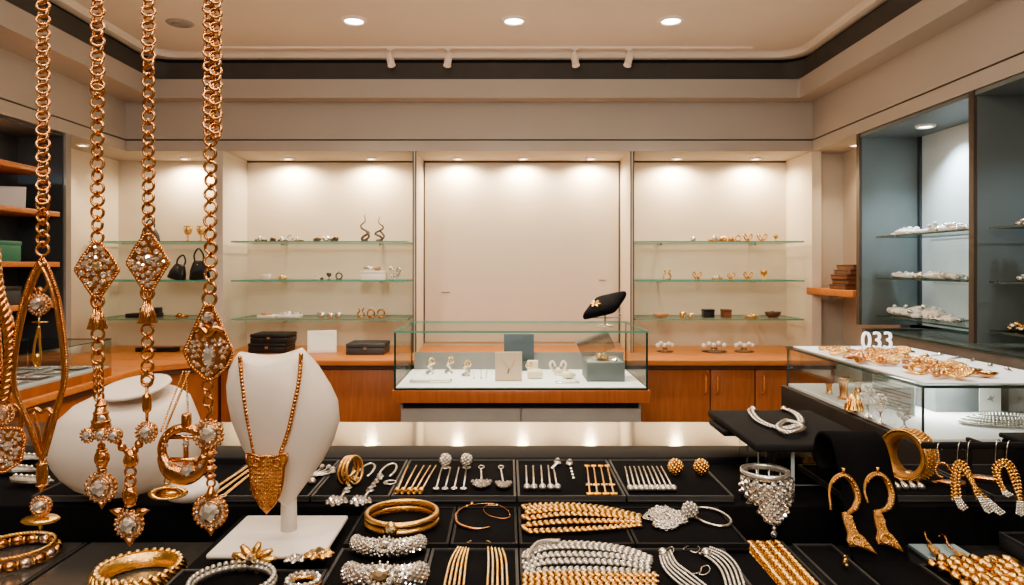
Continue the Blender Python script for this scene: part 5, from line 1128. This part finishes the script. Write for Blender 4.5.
# ================================================================ ROW THREE
z3 = EZ-H3-.003+.0006
def cuff(cx,cy,rx,tall,label,stone,cl):
    c=PZ(cx,cy,z3); s=c.y/F; R=rx*s; t=thing('diamond_cuff',label,'bracelet',c,'stacked diamond cuffs'); a=MB(); g=MB(); hz=tall*s*.5
    arc=lambda u: c+Vector((R*math.cos(u),R*.62*math.sin(u),hz*.9))
    us=[PI*1.0+PI*k/24 for k in range(25)]
    a.tube([arc(u) for u in us],lambda w:hz*(.72+.28*math.sin(PI*w)),12,flat=1.0); band=a.build('band','silver',t)
    for k in range(27):
        u=PI*1.02+PI*.96*k/26; o=arc(u); rd=Vector((math.cos(u),math.sin(u)*1.3,0)).normalized(); hh=hz*(.72+.28*math.sin(PI*k/26))
        for j_ in range(6):
            al=-.35+.38*j_+(.19 if k%2 else 0); nn=rd*math.cos(al)+Z_*math.sin(al); g.gem(o+nn*hh*.96,1.85*s,nn,7,hgt=.4)
    g.build('pave_stones','diamond',t)
    o=arc(PI*1.5)+Vector((0,-hz*.75,hz*.62)); n0=Vector((0,-.75,.66)).normalized(); Mx=frame(o,n0); b=MB(); q=MB()
    b.lathe([(0,-.003),(cl*1.25*s,-.003),(cl*1.1*s,.0008),(0,.0015)],o,n0,20,sc=(1,.72))
    for k in range(15): u=2*PI*k/15; b.sph(Mx@Vector((cl*s*1.3*math.cos(u),cl*s*.95*math.sin(u),0)),1.6*s,(1,1,1),6,4); q.gem(Mx@Vector((cl*s*.98*math.cos(u),cl*s*.70*math.sin(u),.001)),2.1*s,n0,7)
    cb=b.build('cluster_setting','silver',t); q.build('halo_stones','diamond',cb); MB().gem(Mx@Vector((0,0,.0014)),cl*.66*s,n0,10,(1.1,.85),hgt=.35).build('center_stone',stone,cb)
cuff(389,550,31,19,'rear diamond cuff bracelet touching the gold bangle','diamond',9)
cuff(386,583,34,27,'front diamond cuff bracelet with a large warm centre stone','diamond_warm',14)
for i,(xa_,xb_,lab) in enumerate(((462,446,'left'),(490,496,'right'))):
    pass
t = thing('strand_necklace','many-strand gold necklace hanging in two tails over black velvet','necklace',PZ(475,560,z3))
for i in range(5):
    a=MB(); a.beads(spl([PZ(458+i*2.6,549+.5*i,z3)+Vector((0,0,.002)),PZ(450+i*4,565,z3)+Vector((0,0,.003)),PZ(443+i*5,595,z3)+Vector((0,0,.003))],8),.0017,.0026); a.build('strand','gold_pale',t)
    a=MB(); a.beads(spl([PZ(488+i*3.6,549.5+.4*i,z3)+Vector((0,0,.002)),PZ(488.5+i*4.4,565,z3)+Vector((0,0,.003)),PZ(487+i*5.2,595,z3)+Vector((0,0,.003))],8),.0017,.0026); a.build('strand','gold_pale',t)
for sg,(x,y) in ((1,(466,546)),(-1,(492,546))): MB().tube(spl([PZ(x,y+4,z3)+Vector((0,0,.002)),PZ(x+1*sg,y,z3)+Vector((0,0,.003)),PZ(x+5*sg,y-2.5,z3)+Vector((0,0,.003)),PZ(x+4*sg,y+1,z3)+Vector((0,0,.002))],6),.0008,5).build('hook','gold_pale',t)
t = thing('rope_necklace','bundle of silver rope strands above a gold rope bundle at the front','necklace',PZ(585,560,z3))
for k,(ya,yb,yc,zz,m) in enumerate(((553,547.5,556,.004,0),(556,551.5,560,.007,0),(560,555.5,563,.009,0),(566,563,566,.009,0),(570,568,569,.007,0),(573,573.5,572,.004,0))):
    a=MB(); a.braid(spl([PZ(524.5+abs(k-2.5),ya+3,z3)+Vector((0,0,zz*.7)),PZ(545,yb+1,z3)+Vector((0,0,zz)),PZ(585,yb,z3)+Vector((0,0,zz)),PZ(625,yb+2+(yc-yb)*.4,z3)+Vector((0,0,zz)),PZ(648,yc+4,z3)+Vector((0,0,zz*.6))],10),.0105); a.build('strand','pearl',t)
MB().tube(spl([PZ(527,570,z3)+Vector((0,0,.012)),PZ(538,556,z3)+Vector((0,0,.014)),PZ(560,552,z3)+Vector((0,0,.012))],6),.0026,6).build('crossing_strand','pearl',t)
t = thing('rope_necklace','bundle of gold rope strands at the bottom edge under the silver bundle','necklace',PZ(585,585,z3))
for k in range(4):
    a=MB(); y=580+k*5.5; a.braid(spl([PZ(525,y-1,z3)+Vector((0,0,.003)),PZ(555,y,z3)+Vector((0,0,.006)),PZ(610,y+.5,z3)+Vector((0,0,.006)),PZ(655,y-2,z3)+Vector((0,0,.003))],8),.0105); a.build('strand','gold',t)
t = thing('strand_necklace','many-strand silver necklace curving in two tails with hooks','necklace',PZ(700,575,z3))
for i in range(5):
    a=MB(); a.beads(spl([PZ(660+i*2.6,559-1.4*i,z3)+Vector((0,0,.0025)),PZ(664+i*3.2,571-1.2*i,z3)+Vector((0,0,.003)),PZ(676+i*3.4,584-2*i,z3)+Vector((0,0,.003)),PZ(694+i*3,597-2*i,z3)+Vector((0,0,.003))],9),.0017,.0028); a.build('strand','pearl',t)
    a=MB(); a.beads(spl([PZ(700+i*2.6,556-1.6*i,z3)+Vector((0,0,.0025)),PZ(712+i*3.4,563-1.6*i,z3)+Vector((0,0,.003)),PZ(722+i*4,575-1.2*i,z3)+Vector((0,0,.003)),PZ(728+i*4.6,596,z3)+Vector((0,0,.003))],9),.0017,.0028); a.build('strand','pearl',t)
a=MB(); a.tube(spl([PZ(x,y,z3)+Vector((0,0,.002)) for x,y in ((664,556),(667,551),(672,549),(674,552.5),(671,556))],6),.0010,5); a.tube(spl([PZ(x,y,z3)+Vector((0,0,.002)) for x,y in ((683,551.5),(688,548),(696,547.5),(700,551),(696,554.5),(690,553))],6),.0010,5); a.build('hooks','silver',t)
for x_ in (663,706): MB().sph(PZ(x_,557,z3)+Vector((0,0,.004)),.006).build('end_cap','silver',t)
t = thing('earring_hook','loose silver ear hook between the two silver necklace tails','earring',PZ(698,572,z3)); MB().tube(spl([PZ(x,y,z3)+Vector((0,0,.0012)) for x,y in ((683,573.5),(692,575),(700,573.5),(702,568.5),(708,567),(710,571.5),(705,576),(699,575.5))],7),.0009,5).build('wire','silver',t); MB().sph(PZ(683,573.5,z3)+Vector((0,0,.0015)),.0016).build('bead','silver',t)
# flower bracelet and brooch at lower left
t = thing('flower_bracelet','silver bead bracelet with a gold flower in front of the white bust base','bracelet',PZ(235,590,z3)); c=PZ(232,590,z3); R=40*c.y/F; s=c.y/F
ar=[c+Vector((R*math.cos(u),R*math.sin(u),.006)) for u in [2*PI*k/60 for k in range(60)]]; a=MB(); a.beads(ar,.0042,.0062,True); a.beads([p+Vector((0,0,.005)) for p in ar],.0030,.0062,True); a.build('bead_band','pearl',t)
o=c+Vector((.006,R,.012)); b=MB(); g=MB()
for k in range(9): u=2*PI*k/9; dv=Vector((math.cos(u),.2,math.sin(u)*.6)); b.sph(o+dv*.013,.012,(1,.4,.35),7,5,frame(Vector(),Vector((0,-1,.3)),dv.cross(Vector((0,-1,.3)))).to_3x3())
pf=b.build('gold_flower','gold',t); MB().gem(o+Vector((0,-.006,.004)),.006,Vector((0,-1,.6))).build('stone','diamond_warm',pf)
def flower(t,c,r,mt,name,n=7,st='diamond'):
    b=MB()
    for k in range(n): u=2*PI*k/n+.3; dv=Vector((math.cos(u),math.sin(u)*.8,.45)).normalized(); b.sph(c+dv*r*.6,r*.55,(1,.5,.4),7,5,frame(Vector(),Vector((0,0,1)),Vector((0,0,1)).cross(dv)).to_3x3())
    pf=b.build(name,mt,t); g=MB(); g.gem(c+Vector((0,0,r*.5)),r*.35,Vector((0,-.5,1)),8); [g.gem(c+Vector((r*.45*math.cos(k),r*.45*math.sin(k),r*.4)),r*.16,Vector((0,-.4,1)),6) for k in range(6)]; g.build('stones',st,pf)
t = thing('flower_brooch','brooch of one silver and one gold flower by the white base','brooch',PZ(306,566,z3)); flower(t,PZ(295,569,z3)+Vector((0,0,.007)),.012,'silver','silver_flower'); flower(t,PZ(319,566,z3)+Vector((0,0,.008)),.015,'gold','gold_flower',9,'diamond_warm')
c=PZ(303,590,z3); R=15*c.y/F; t = thing('stone_ring','ring of crystal and gold stones below the two flower brooch','ring',c); a=MB(); g=MB(); a.tor(c+Vector((0,0,.006)),R,.004,Z_,None,26,8); a.build('band','gold',t)
for k in range(16): u=2*PI*k/16; g.gem(c+Vector((R*math.cos(u),R*math.sin(u),.010)),.0035,Vector((.3*math.cos(u),.3*math.sin(u)-.4,1)),7)
g.build('stones','diamond',t)
# lower left bracelets
zl_ = EZ-HL+.0006
c=PZ(139,583,zl_)+Vector((0,0,.0)); R=38*c.y/F; t=thing('twisted_bracelet','wide twisted gold bracelet at the lower left','bracelet',c); n=30; a=MB(); b=MB()
for k in range(n):
    u=2*PI*k/n; rd=Vector((math.cos(u),math.sin(u),0)); tg=Vector((-math.sin(u),math.cos(u),0))
    a.tube(spl([c+rd*(R-.002)+tg*.006+Vector((0,0,.001)),c+rd*(R+.004)+tg*.002+Vector((0,0,.008)),c+rd*(R+.002)-tg*.004+Vector((0,0,.016)),c+rd*(R-.004)-tg*.009+Vector((0,0,.021))],5),lambda w:.0017+.0017*math.sin(PI*w),7)
    b.sph(c+rd*R+Vector((0,0,.020)),.0034,(1,1,.8),7,5)
a.lathe([(R-.004,.002),(R,.002),(R,.019),(R-.004,.019),(R-.004,.002)],c,n=50,cap=False); a.build('twisted_band','gold',t); b.build('top_beads','gold_pale',t)
c=PZ(14,559,zl_); R=37*c.y/F; t=thing('bead_bracelet','gold bracelet of oval beads and twisted wire at the left edge','bracelet',c); n=18; a=MB(); b=MB(); g=MB()
for k in range(n):
    u=2*PI*k/n; p_=c+Vector((R*math.cos(u),R*math.sin(u),.007)); M=Matrix.Rotation(u+PI/2,3,'Z'); a.sph(p_,.0072,(1.05,.8,.85),9,6,M,0 if k%4 else 1); b.tor(c+Vector((R*math.cos(u+PI/n),R*math.sin(u+PI/n),.007)),.004,.0013,Vector((-math.sin(u),math.cos(u),0)),None,12,5)
a.build('oval_beads',['gold_rose','diamond_rose'],t); b.build('spacer_rings','gold',t)
a=MB(); a.rope([c+Vector(((R-.002)*math.cos(u),(R-.002)*math.sin(u),.016)) for u in [2*PI*k/60 for k in range(61)]],.0024,None,2); a.build('twisted_wire','gold',t)
# ================================================================ RIGHT HALF OF THE COUNTER
# black raised tray on acrylic legs
hT=.238; tx0,tx1,td0,td1=.334,.505,.939,1.165
t = thing('display_table','black raised velvet tray on clear acrylic legs right of the glass strip','stand',(.42,1.05,EZ-.3075),None)
MB().rbox(*B(tx0,tx1,td0,td1,hT+.011,hT),.003).build('top','velvet_grey',t); MB().rbox(*B(tx0-.004,tx1,td1-.10,td1-.02,hT+.02,hT+.0115),.002).build('bracket','counter_black',t)
for x in (tx0+.03,tx1-.03):
    for y,hb in ((td0+.03,.3075),(td1-.09,.3075)): MB().rbox(*B(x-.006,x+.006,y-.006,y+.006,hb,hT+.011),.002).build('leg','acrylic',t)
MB().pane(*B(tx0+.02,tx1-.02,td0+.045,td0+.05,.3075,hT+.011)).build('clear_panel',['acrylic','cab_back'],t)
MB().pane(*B(tx0+.055,tx0+.060,td0+.02,td1-.12,.3075,hT+.011)).build('clear_panel',['acrylic','cab_back'],t)
zt_ = EZ-hT+.0006
t = thing('collar_necklace','silver woven collar necklace on the raised black tray','necklace',PZ(780,428,zt_)); a=MB(); g=MB()
pth=spl([PZ(x,y,zt_)+Vector((0,0,.004)) for x,y in ((753,411.5),(751,414),(757,422),(768,428),(780,431),(793,429.5),(801,425),(798,418),(790,413),(784,411.5))],8)
a.braid(pth,.011); a.build('woven_collar','silver',t)
b=MB(); b.rope(spl([PZ(x,y,zt_)+Vector((0,0,.007)) for x,y in ((778,431),(786,426),(799,429),(803,434),(790,438),(780,435),(778,431))],7),.0042,None,3); b.rope(spl([PZ(x,y,zt_)+Vector((0,0,.006)) for x,y in ((783,433),(794,432.5),(803,427))],7),.0035,None,2); b.build('woven_loop','silver',t)
for p_ in (pth[0],pth[-1]): MB().sph(p_,.0055).build('end_cap','silver',t)
# jewelled cuff with drooping front over the edge
c=P(765,472.5,.93); R=.0305; t=thing('bib_cuff','silver rimmed cuff with a pointed jewelled bib over the tier edge','bracelet',c)
MB().lathe([(R-.0015,-.004),(R+.001,-.004),(R+.0016,0),(R+.0008,.004),(R-.0016,.0045),(R-.002,0),(R-.0015,-.004)],c,n=44,cap=False).build('rim','pearl',t)
a=MB(); g=MB(); b=MB()
for k in range(17):
    u=PI+PI*(k+.5)/17; f=1-abs(k-8)/8.5; L=.022+.050*max(0,f)**.9; nrow=int(L/.0078)
    for j_ in range(nrow):
        zz=-.008-.0078*j_-(.0039 if k%2 else 0); conv=1-max(0,-zz-.022)/.055*.9; uu=PI*1.5+(u-PI*1.5)*max(.12,conv); rr_=R+.0008
        p_=c+Vector((rr_*math.cos(uu),rr_*math.sin(uu),zz)); nn=Vector((math.cos(uu),math.sin(uu),.1))
        if (k+j_)%3 and not (conv<.5 and k%2): g.gem(p_,.0040,nn,7,hgt=.7); a.tor(p_,.0040,.0011,nn,None,10,4)
        elif not (conv<.5 and k%2): b.sph(p_,.0034,(1,1,1),6,4)
a.build('settings','silver',t); g.build('stones','diamond',t); b.build('pearls','pearl',t)
MB().lathe([(R-.002,-.0355),(R,-.0355),(R,-.003),(R-.002,-.003),(R-.002,-.0355)],c,n=40,cap=False).build('inner_band','silver_filigree',t) if False else None
w_=MB(); [w_.tube([c+Vector((R*math.cos(u),R*math.sin(u),-.003)),c+Vector((R*math.cos(u),R*math.sin(u),-.0365+.0005))],.0014,6) for u in [PI*k/6 for k in range(0,7)]]; w_.build('back_rods','silver',t)
# velvet ramp
rx0,rx1=.410,.475
prof=[(.914,.262),(.926,.255),(.9305,.243),(.927,.230),(.917,.2215),(.902,.2185),(.887,.222),(.876,.234),(.866,.256),(.852,.295),(.838,.335),(.828,.3505),(.812,.3515),(.74,.3515)]
cur=spl([Vector((0,y,-h)) for y,h in prof],5); v=[]; f=[]
t = thing('velvet_ramp','curved black velvet ramp holding two gold hoop earrings','stand',(.4425,.84,EZ-.3575))
nor=[]
for i,p_ in enumerate(cur):
    tg=(cur[min(i+1,len(cur)-1)]-cur[max(i-1,0)]).normalized(); nor.append(Vector((0,-tg.z,tg.y)))
for i,p_ in enumerate(cur):
    for x in (rx0,rx1):
        for o in (0,.006): q=p_-nor[i]*o*(-1 if False else 1); v.append(Vector((x,q.y,EZ+q.z)))
for i in range(len(cur)-1):
    b0,b1=i*4,(i+1)*4
    f+=[(b0,b1,b1+2,b0+2),(b0+1,b0+3,b1+3,b1+1),(b0,b0+1,b1+1,b1),(b0+2,b1+2,b1+3,b0+3)]
f+=[(0,2,3,1),(len(v)-4,len(v)-3,len(v)-1,len(v)-2)]
MB().add(v,f).build('velvet_strip','velvet',t)
MB().rbox((rx0+.004,.845,EZ-.3575),(rx1-.004,.888,EZ-.352),.001).build('foot_plate','counter_black',t)
def rd(py):  # depth of the ramp face at image row py
    lo=(9,9)
    for p_ in cur[30:-9]:
        yy=CY-p_.z*F/p_.y*1.0; yy=CY+(-p_.z)*F/p_.y
        if abs(yy-py)<lo[0]: lo=(abs(yy-py),p_.y)
    return lo[1] if lo[0]<9 else .83
def RP(px,py,o=.006): return P(px,py,rd(py)-o)
LEAF=((842,514),(848,513),(852,519),(855.4,528.5),(859,534),(864,537),(870,544),(877,552.5),(870,550),(864,547.5),(857.7,546),(850.6,545.5),(847,540),(848,534),(845,526),(843,520))
HOOPS=(((831,510),(829.5,490),(834,479),(843,475),(852,482),(857.5,496),(855,507),(848.5,513)),((868,503),(864.5,490),(868,478),(877,474),(886,480),(891.5,494),(889,506),(881,511.5)))
for i,(hoop,leaf) in enumerate(((HOOPS[0],LEAF),(HOOPS[1],tuple((x+31.5-(y-513)*.11,y-2) for x,y in LEAF)))):
    t=thing('hoop_earring',f'{["left","right"][i]} gold hoop earring with leaf drop on the black velvet ramp','earring',RP(*hoop[3]),'gold hoop earrings on the velvet ramp')
    pp=[RP(x,y,.008) for x,y in hoop]; a=MB(); a.tube(spl(pp,8),lambda u:(1.2+2.2*min(1,max(0,(u-.12)/.5))*(1 if u<.85 else (1-u)/.15*.7+.3))*.85/F,10,flat=.8); a.build('hoop','gold_filigree',t)
    b=MB(); sp=spl(pp,8); [b.sph(p_+Vector((0,-.004,0)),.0018,(1,1,1),6,4) for p_ in sp[14:-6:2]]; b.build('beading','gold',t)
    m0=RP(*hoop[3],.008); MB().tube([m0,m0+Vector((0,-.002,.009))],.002,6).build('hook','gold',t)
    cx_=sum(p[0] for p in leaf)/len(leaf); cy_=sum(p[1] for p in leaf)/len(leaf); o=RP(cx_,cy_,.008); s=o.y/F
    dn=(RP(cx_,cy_+15,.008)-o).normalized(); a=MB(); k_=1/abs(dn.z)*1.0
    a.prism([((x-cx_)*s,-(y-cy_)*s*1.05) for x,y in leaf],o,X_,-dn,.005,.18); lf=a.build('leaf_drop','gold_filigree',t)
    b=MB(); nn=X_.cross(-dn); rr=random.Random(5); inner=[(cx_+(x-cx_)*.86,cy_+(y-cy_)*.93) for x,y in leaf]; k_=0
    while k_<60:
        ax_,ay_=rr.uniform(cx_-20,cx_+20),rr.uniform(cy_-22,cy_+22)
        if inside((ax_,ay_),inner): k_+=1; b.sph(o+X_*((ax_-cx_)*s)-dn*(-(ay_-cy_)*s*1.05)+nn*.0026,1.05*s,(1,1,1),6,4)
    b.tor(o+X_*((leaf[11][0]+5-cx_)*s)-dn*(-(leaf[11][1]-5-cy_)*s)+nn*.003,4.2*s,1*s,nn,None,16,5); b.build('granulation','gold',lf)
c=PZ(846.5,570,EZ-HL+.004+.0006); t=thing('gold_charm','tiny oval gold charm at the left foot of the velvet ramp','charm',c); a=MB(); a.sph(c+Vector((-.001,0,.007)),.0048,(.8,.5,1.45),10,8); a.build('oval','gold',t); MB().tor(c+Vector((-.001,0,.0145)),.002,.0006,-Y_,None,12,5).build('ring','gold_pale',t); MB().gem(c+Vector((-.001,-.003,.006)),.0022,-Y_).build('stone','diamond_warm',t)
# wide filigree bangle standing on its edge
R=.0335; c=PZ(908.5,480,z1)+Vector((0,0,R+.002)); ax=Vector((-.88,-.46,.10)).normalized(); w=.030; t=thing('wide_bangle','wide gold filigree bangle standing on edge beside the velvet ramp','bangle',c-Vector((0,0,R+.002)))
MB().lathe([(R-.0085,-w*.42),(R-.004,-w/2),(R,-w*.46),(R+.0018,-w*.3),(R+.0022,0),(R+.0018,w*.3),(R,w*.46),(R-.004,w/2),(R-.0085,w*.42),(R-.0095,0),(R-.0085,-w*.42)],c,ax,56,cap=False).build('band','gold_filigree',t)
Mx=frame(c,ax); b=MB(); 
for k in range(44):
    u=2*PI*k/44
    for j_ in range(4): uu=u+(PI/44)*(j_%2); b.sph(Mx@Vector(((R+.002)*math.cos(uu),(R+.002)*math.sin(uu),w*(-.36+.24*j_))),.0016,(1,1,1),6,4)
for zz in (-w/2,w/2): b.tor(Mx@Vector((0,0,zz)),R,.0016,ax,None,56,6)
b.build('filigree_beads','gold',t); MB().sph(c+Vector((-.002,-.006,-R*.72)),.0055,(1.3,1,.8),12,8).build('inner_clasp','gold_pale',t)
# silver drops behind the ramp
for i,px in enumerate((898,906,914,922)):
    a0,a1=PZ(px-7,481,z1),PZ(px,490.5,z1); t=thing('silver_drop',f'{ORD[i]} slim silver drop from the left behind the velvet ramp','earring',a1,'slim silver drops behind the ramp')
    MB().tube([a0+Vector((0,0,.003)),a0.lerp(a1,.55)+Vector((0,0,.004)),a1+Vector((0,0,.004))],lambda u:.0012+.0032*u,8).build('drop','pearl',t); MB().tor(a0+Vector((0,0,.003)),.0022,.0006,Z_,None,12,5).build('loop','silver',t)
# earring bar with hooks and tassel earrings
bd,bh=.893,.2275; bx0,bx1=(922-CX)/F*bd,.84
t=thing('earring_bar','thin black earring rail with wire hooks at the right','stand',((bx0+bx1)/2,.93,EZ-.3075))
MB().rbox(*B(bx0,bx1,bd-.003,bd+.003,bh+.004,bh-.004),.001).build('rail','counter_black',t)
for x in ((984-CX)/F*bd,bx1-.006): MB().rbox(*B(x-.003,x+.003,bd+.004,bd+.032,bh+.003,bh-.003),.001).build('arm','counter_black',t); MB().rbox(*B(x-.003,x+.003,bd+.026,bd+.032,.3075,bh+.004),.001).build('post','counter_black',t)
dn_=.884
def hookwire(a,px,top=442,bot=462):
    a.tube(spl([P(px-1,bot,dn_),P(px,top+6,dn_),P(px+2,top,dn_+.004),P(px+4,top+1,bd+.005),P(px+5,top+8,bd+.006)],6),.0006,5)
def strand_u(t,pts_list,mt,wid=.006):
    for pts in pts_list: a=MB(); a.braid(spl([P(x,y,dn_-(y-460)*.00025) for x,y in pts],8),wid,-Y_); a.build('rope_strand',mt,t)
def tassels(t,ends):
    a=MB()
    for x,y,dx,dy in ends:
        for k in range(5): p0_=P(x+(k-2)*1.3,y,dn_-.012); p1_=P(x+dx+(k-2)*2.2,y+dy+abs(k-2)*-1.2,dn_-.016); a.beads([p0_,p1_],.0017,.003)
    a.build('silver_tassel','silver',t)
t=thing('tassel_earring','arched gold rope earring with silver tassels, left of two on the rail','earring',P(959,448,dn_),'gold rope tassel earrings')
strand_u(t,[[(954,500),(953,478),(955,466),(960,462),(966,466),(972,480),(978,498)],[(959,500),(957.5,480),(959,470),(962,467),(967,474),(976,488),(987,500)]],'gold',.0068)
tassels(t,[(957,498,6,12),(980,497,9,16),(986,499,14,16)])
a=MB(); hookwire(a,958); hookwire(a,968,441,466); a.build('hook','silver',t)
t=thing('tassel_earring','arched gold rope earring with silver tassels, at the right edge on the rail','earring',P(1004,448,dn_),'gold rope tassel earrings')
strand_u(t,[[(1007,495),(999,482),(994,470),(998,463),(1006,461),(1013,467),(1019,482),(1020,502)],[(1003,490),(998,476),(999,468),(1004,465),(1010,471),(1016,488),(1023,506)]],'gold',.0068)
tassels(t,[(1020,502,1,14),(1005,492,3,5)]); a=MB(); hookwire(a,996,440,464); hookwire(a,1007,441,462); a.build('hook','silver',t)
t=thing('twist_earring','small twisted rose gold earring on the leftmost rail hook','earring',P(940,448,dn_)); a=MB(); a.rope(spl([P(x,y,dn_) for x,y in ((950,471),(945,464),(938,464),(935,470),(938,476),(943,478))],8),.0022,None,2); a.build('twist','gold_rose',t); a=MB(); hookwire(a,937,443,465); a.build('hook','silver',t)
for i,(px,py) in enumerate(((985,481),(952,486))):
    c=PZ(px,py,z1); t=thing('gold_leaf',f'{["rose gold leaf pendant lying between the two tassel earrings","slim rose gold leaf pendant lying left of the tassel earrings"][i]}','pendant',c); w_=(.03,.02)[i]
    a=MB(); a.prism([(-w_,0),(-w_*.3,.009),(w_*.5,.007),(w_,0),(w_*.4,-.008),(-w_*.4,-.007)],c+Vector((0,0,.004)),Vector((.92,-.38,0)),Vector((.38,.92,0)),.006,.3); a.build('leaf','gold_rose',t); MB().tor(c+Vector((-w_*.95,w_*.4,.003)),.003,.0008,Z_,None,12,5).build('ring','gold',t)
c=Vector(P(1032,436,1.0)); t=thing('velvet_block','small black velvet block at the right edge in front of the long case','stand',(c.x,1.0,EZ-.3075)); MB().rbox((c.x-.055,.948,EZ-.3075),(c.x+.1,.986,EZ-.240),.004).build('block','velvet',t); MB().rbox((c.x-.057,.946,EZ-.2398),(c.x+.102,.988,EZ-.233),.002).build('pad','velvet_grey',t)
# braided gold mat necklace
zl_=EZ-HL+.0006; t=thing('braided_necklace','flat mat of five gold braids in a tray left of the ramp','necklace',Vector((.311,.80,zl_)))
for k in range(5):
    x0=.2865+.0118*k; a=MB(); a.braid([Vector((x0,.876-.002*(k%2),zl_+.004)),Vector((x0-.004,.73,zl_+.004))],.0165,step=.0115); a.build('braid','gold',t)
a=MB(); [a.tor(Vector((.2865+.0118*k,.880,zl_+.003)),.0036,.0012,Z_,None,12,5) for k in range(5)]; a.build('end_loops','gold',t)
# two small earrings on the blue card
for i,pts in enumerate((((918,531),(921,527.5),(924,530),(926,537),(930,541),(934,550)),((939,538),(942,535),(945,537),(949,545),(955,549),(961,556)))):
    zc_=EZ-.3505+.0006; pp=[PZ(x,y+6,zc_)+Vector((0,0,.004+.006*(1-k/5))) for k,(x,y) in enumerate(pts)]; t=thing('drop_earring',f'{["left","right"][i]} small gold drop earring over the pale blue card','earring',pp[-1],'small gold earrings on the blue card')
    MB().tube(spl(pp[:4],6),.0010,6).build('hook','gold_rose',t); a=MB(); a.beads(spl(pp[2:],5),.0019,.003); a.build('bead_link','gold_rose',t); b=MB(); e_=pp[-1]; b.lathe([(0,.010),(.003,.006),(.0055,-.001),(.0048,-.005),(0,-.007)],e_+Vector((0,0,.003)),Vector((-.45,.75,.5)),12); b.build('drop','gold_filigree',t)
# nugget beads
nm=MB(); R7=random.Random(9); vv,ff=_sph(8,6); nm.add([Vector((p.x*.0068*(1+.18*math.sin(7*p.y+2*p.z)),p.y*.0058*(1+.18*math.sin(6*p.x)),p.z*.0050*(1+.15*math.sin(5*p.x+4*p.y)))) for p in vv],ff)
LB='gold nugget bead in the heap beside the pale blue card'; GB='gold nugget beads in the heap'
proto=None; k=0
for r_i in range(11):
    for c_i in range(9):
        x=.495+.0108*c_i+(.0054 if r_i%2 else 0)+R7.uniform(-.0015,.0015); y=.735+.0098*r_i-.0012*c_i+R7.uniform(-.0015,.0015)
        if y>.818 or x>.592: continue
        zz=EZ-HL+.0050+R7.uniform(0,.003)
        if proto is None: proto=nm.build('gold_nugget','gold',loc=(0,0,0)); proto.location=(x,y,zz); tag(proto,LB,'bead',GB); continue
        o=proto.copy(); C.objects.link(o); o.location=(x,y,zz); o.rotation_euler=(R7.uniform(-.6,.6),R7.uniform(-.6,.6),R7.uniform(0,6.28)); k+=1
        LABELS.setdefault('nug',[]).append(o)
for r_i in range(7):
    for c_i in range(7):
        o=proto.copy(); C.objects.link(o); o.location=(.503+.0118*c_i+R7.uniform(-.003,.003),.740+.0110*r_i+R7.uniform(-.003,.003),EZ-HL+.0125+R7.uniform(0,.002)); o.rotation_euler=(R7.uniform(-.6,.6),R7.uniform(-.6,.6),R7.uniform(0,6.28))
# ================================================================ LIGHT, WORLD, CAMERA
w = bpy.data.worlds.new('World'); bpy.context.scene.world = w; w.use_nodes = True
bg = w.node_tree.nodes['Background']; bg.inputs[0].default_value = (1.,.86,.72,1); bg.inputs[1].default_value = .05
for x,y,pw in ((-.75,.35,9),(.10,.30,9),(.85,.40,9)):
    lamp('SPOT',(x,y,2.88),pw*3.0,(1,.84,.66),.07,110,.7,(x*.6,.85,1.2))  # unseen spots added above the counter for sparkle on the jewellery
for x,y in ((-1.1,-.5),(0,-.7),(1.1,-.5),(-.5,-1.3),(.6,-1.3)): lamp('SPOT',(x,y,2.85),17,(1,.9,.78),.10,130,.6,(x*.5,.8,1.2))  # more spots added behind the camera to put glints in the gems
lamp('AREA',(0,-1.2,2.6),16,(1,.88,.74),1.3,aim=(0,.9,1.2))  # added fill behind the camera, also a bright reflection for the metals
lamp('AREA',(-.2,2.4,2.90),26,(1,.84,.66),1.8,aim=(-.2,2.6,0))  # added overhead fill for the whole room, has no fixture
lamp('SPOT',((CASE[0]+CASE[1])/2,4.1,2.9),130,(1,.95,.88),.08,50,.7,((CASE[0]+CASE[1])/2,4.1,.9))  # extra narrow spot added to brighten the middle case floor
lamp('SPOT',(1.58,2.75,2.9),75,(.95,.97,1),.08,50,.7,(1.58,2.7,1.1))  # spot added to brighten the white top of the right case
lamp('SPOT',(-2.3,3.3,2.25),14,(.9,.95,1),.06,70,.7,(-2.4,3.2,.95))
lamp('AREA',(-.2,.75,2.25),26,(1,.86,.74),1.0,aim=(-.2,3.0,3.1))  # unseen uplight added only to lighten the ceiling
cam = bpy.data.cameras.new('Camera'); co = bpy.data.objects.new('Camera',cam); C.objects.link(co)
co.location=(0,0,EZ); co.rotation_euler=(PI/2,0,0); cam.sensor_fit='HORIZONTAL'; cam.sensor_width=36; cam.lens=F*36/1024
cam.shift_x=(512-CX)/1024; cam.shift_y=-(292.5-CY)/1024; cam.clip_start=.05
sc=bpy.context.scene; sc.camera=co
sc.view_settings.view_transform='AgX'; sc.view_settings.look='AgX - Medium High Contrast'; sc.view_settings.exposure=0.
try:
    sc.cycles.use_denoising=True; sc.cycles.transparent_max_bounces=24; sc.cycles.max_bounces=8; sc.cycles.sample_clamp_indirect=6
except Exception: pass
for o in bpy.data.objects:
    if '_loc' in o: del o['_loc']
for l_ in LABELS:
    if len(l_.split())>16: print('LONG',l_)
for l_,os_ in LABELS.items():
    if len(os_)>1 and l_!='nug': print('DUP LABEL',l_,len(os_))
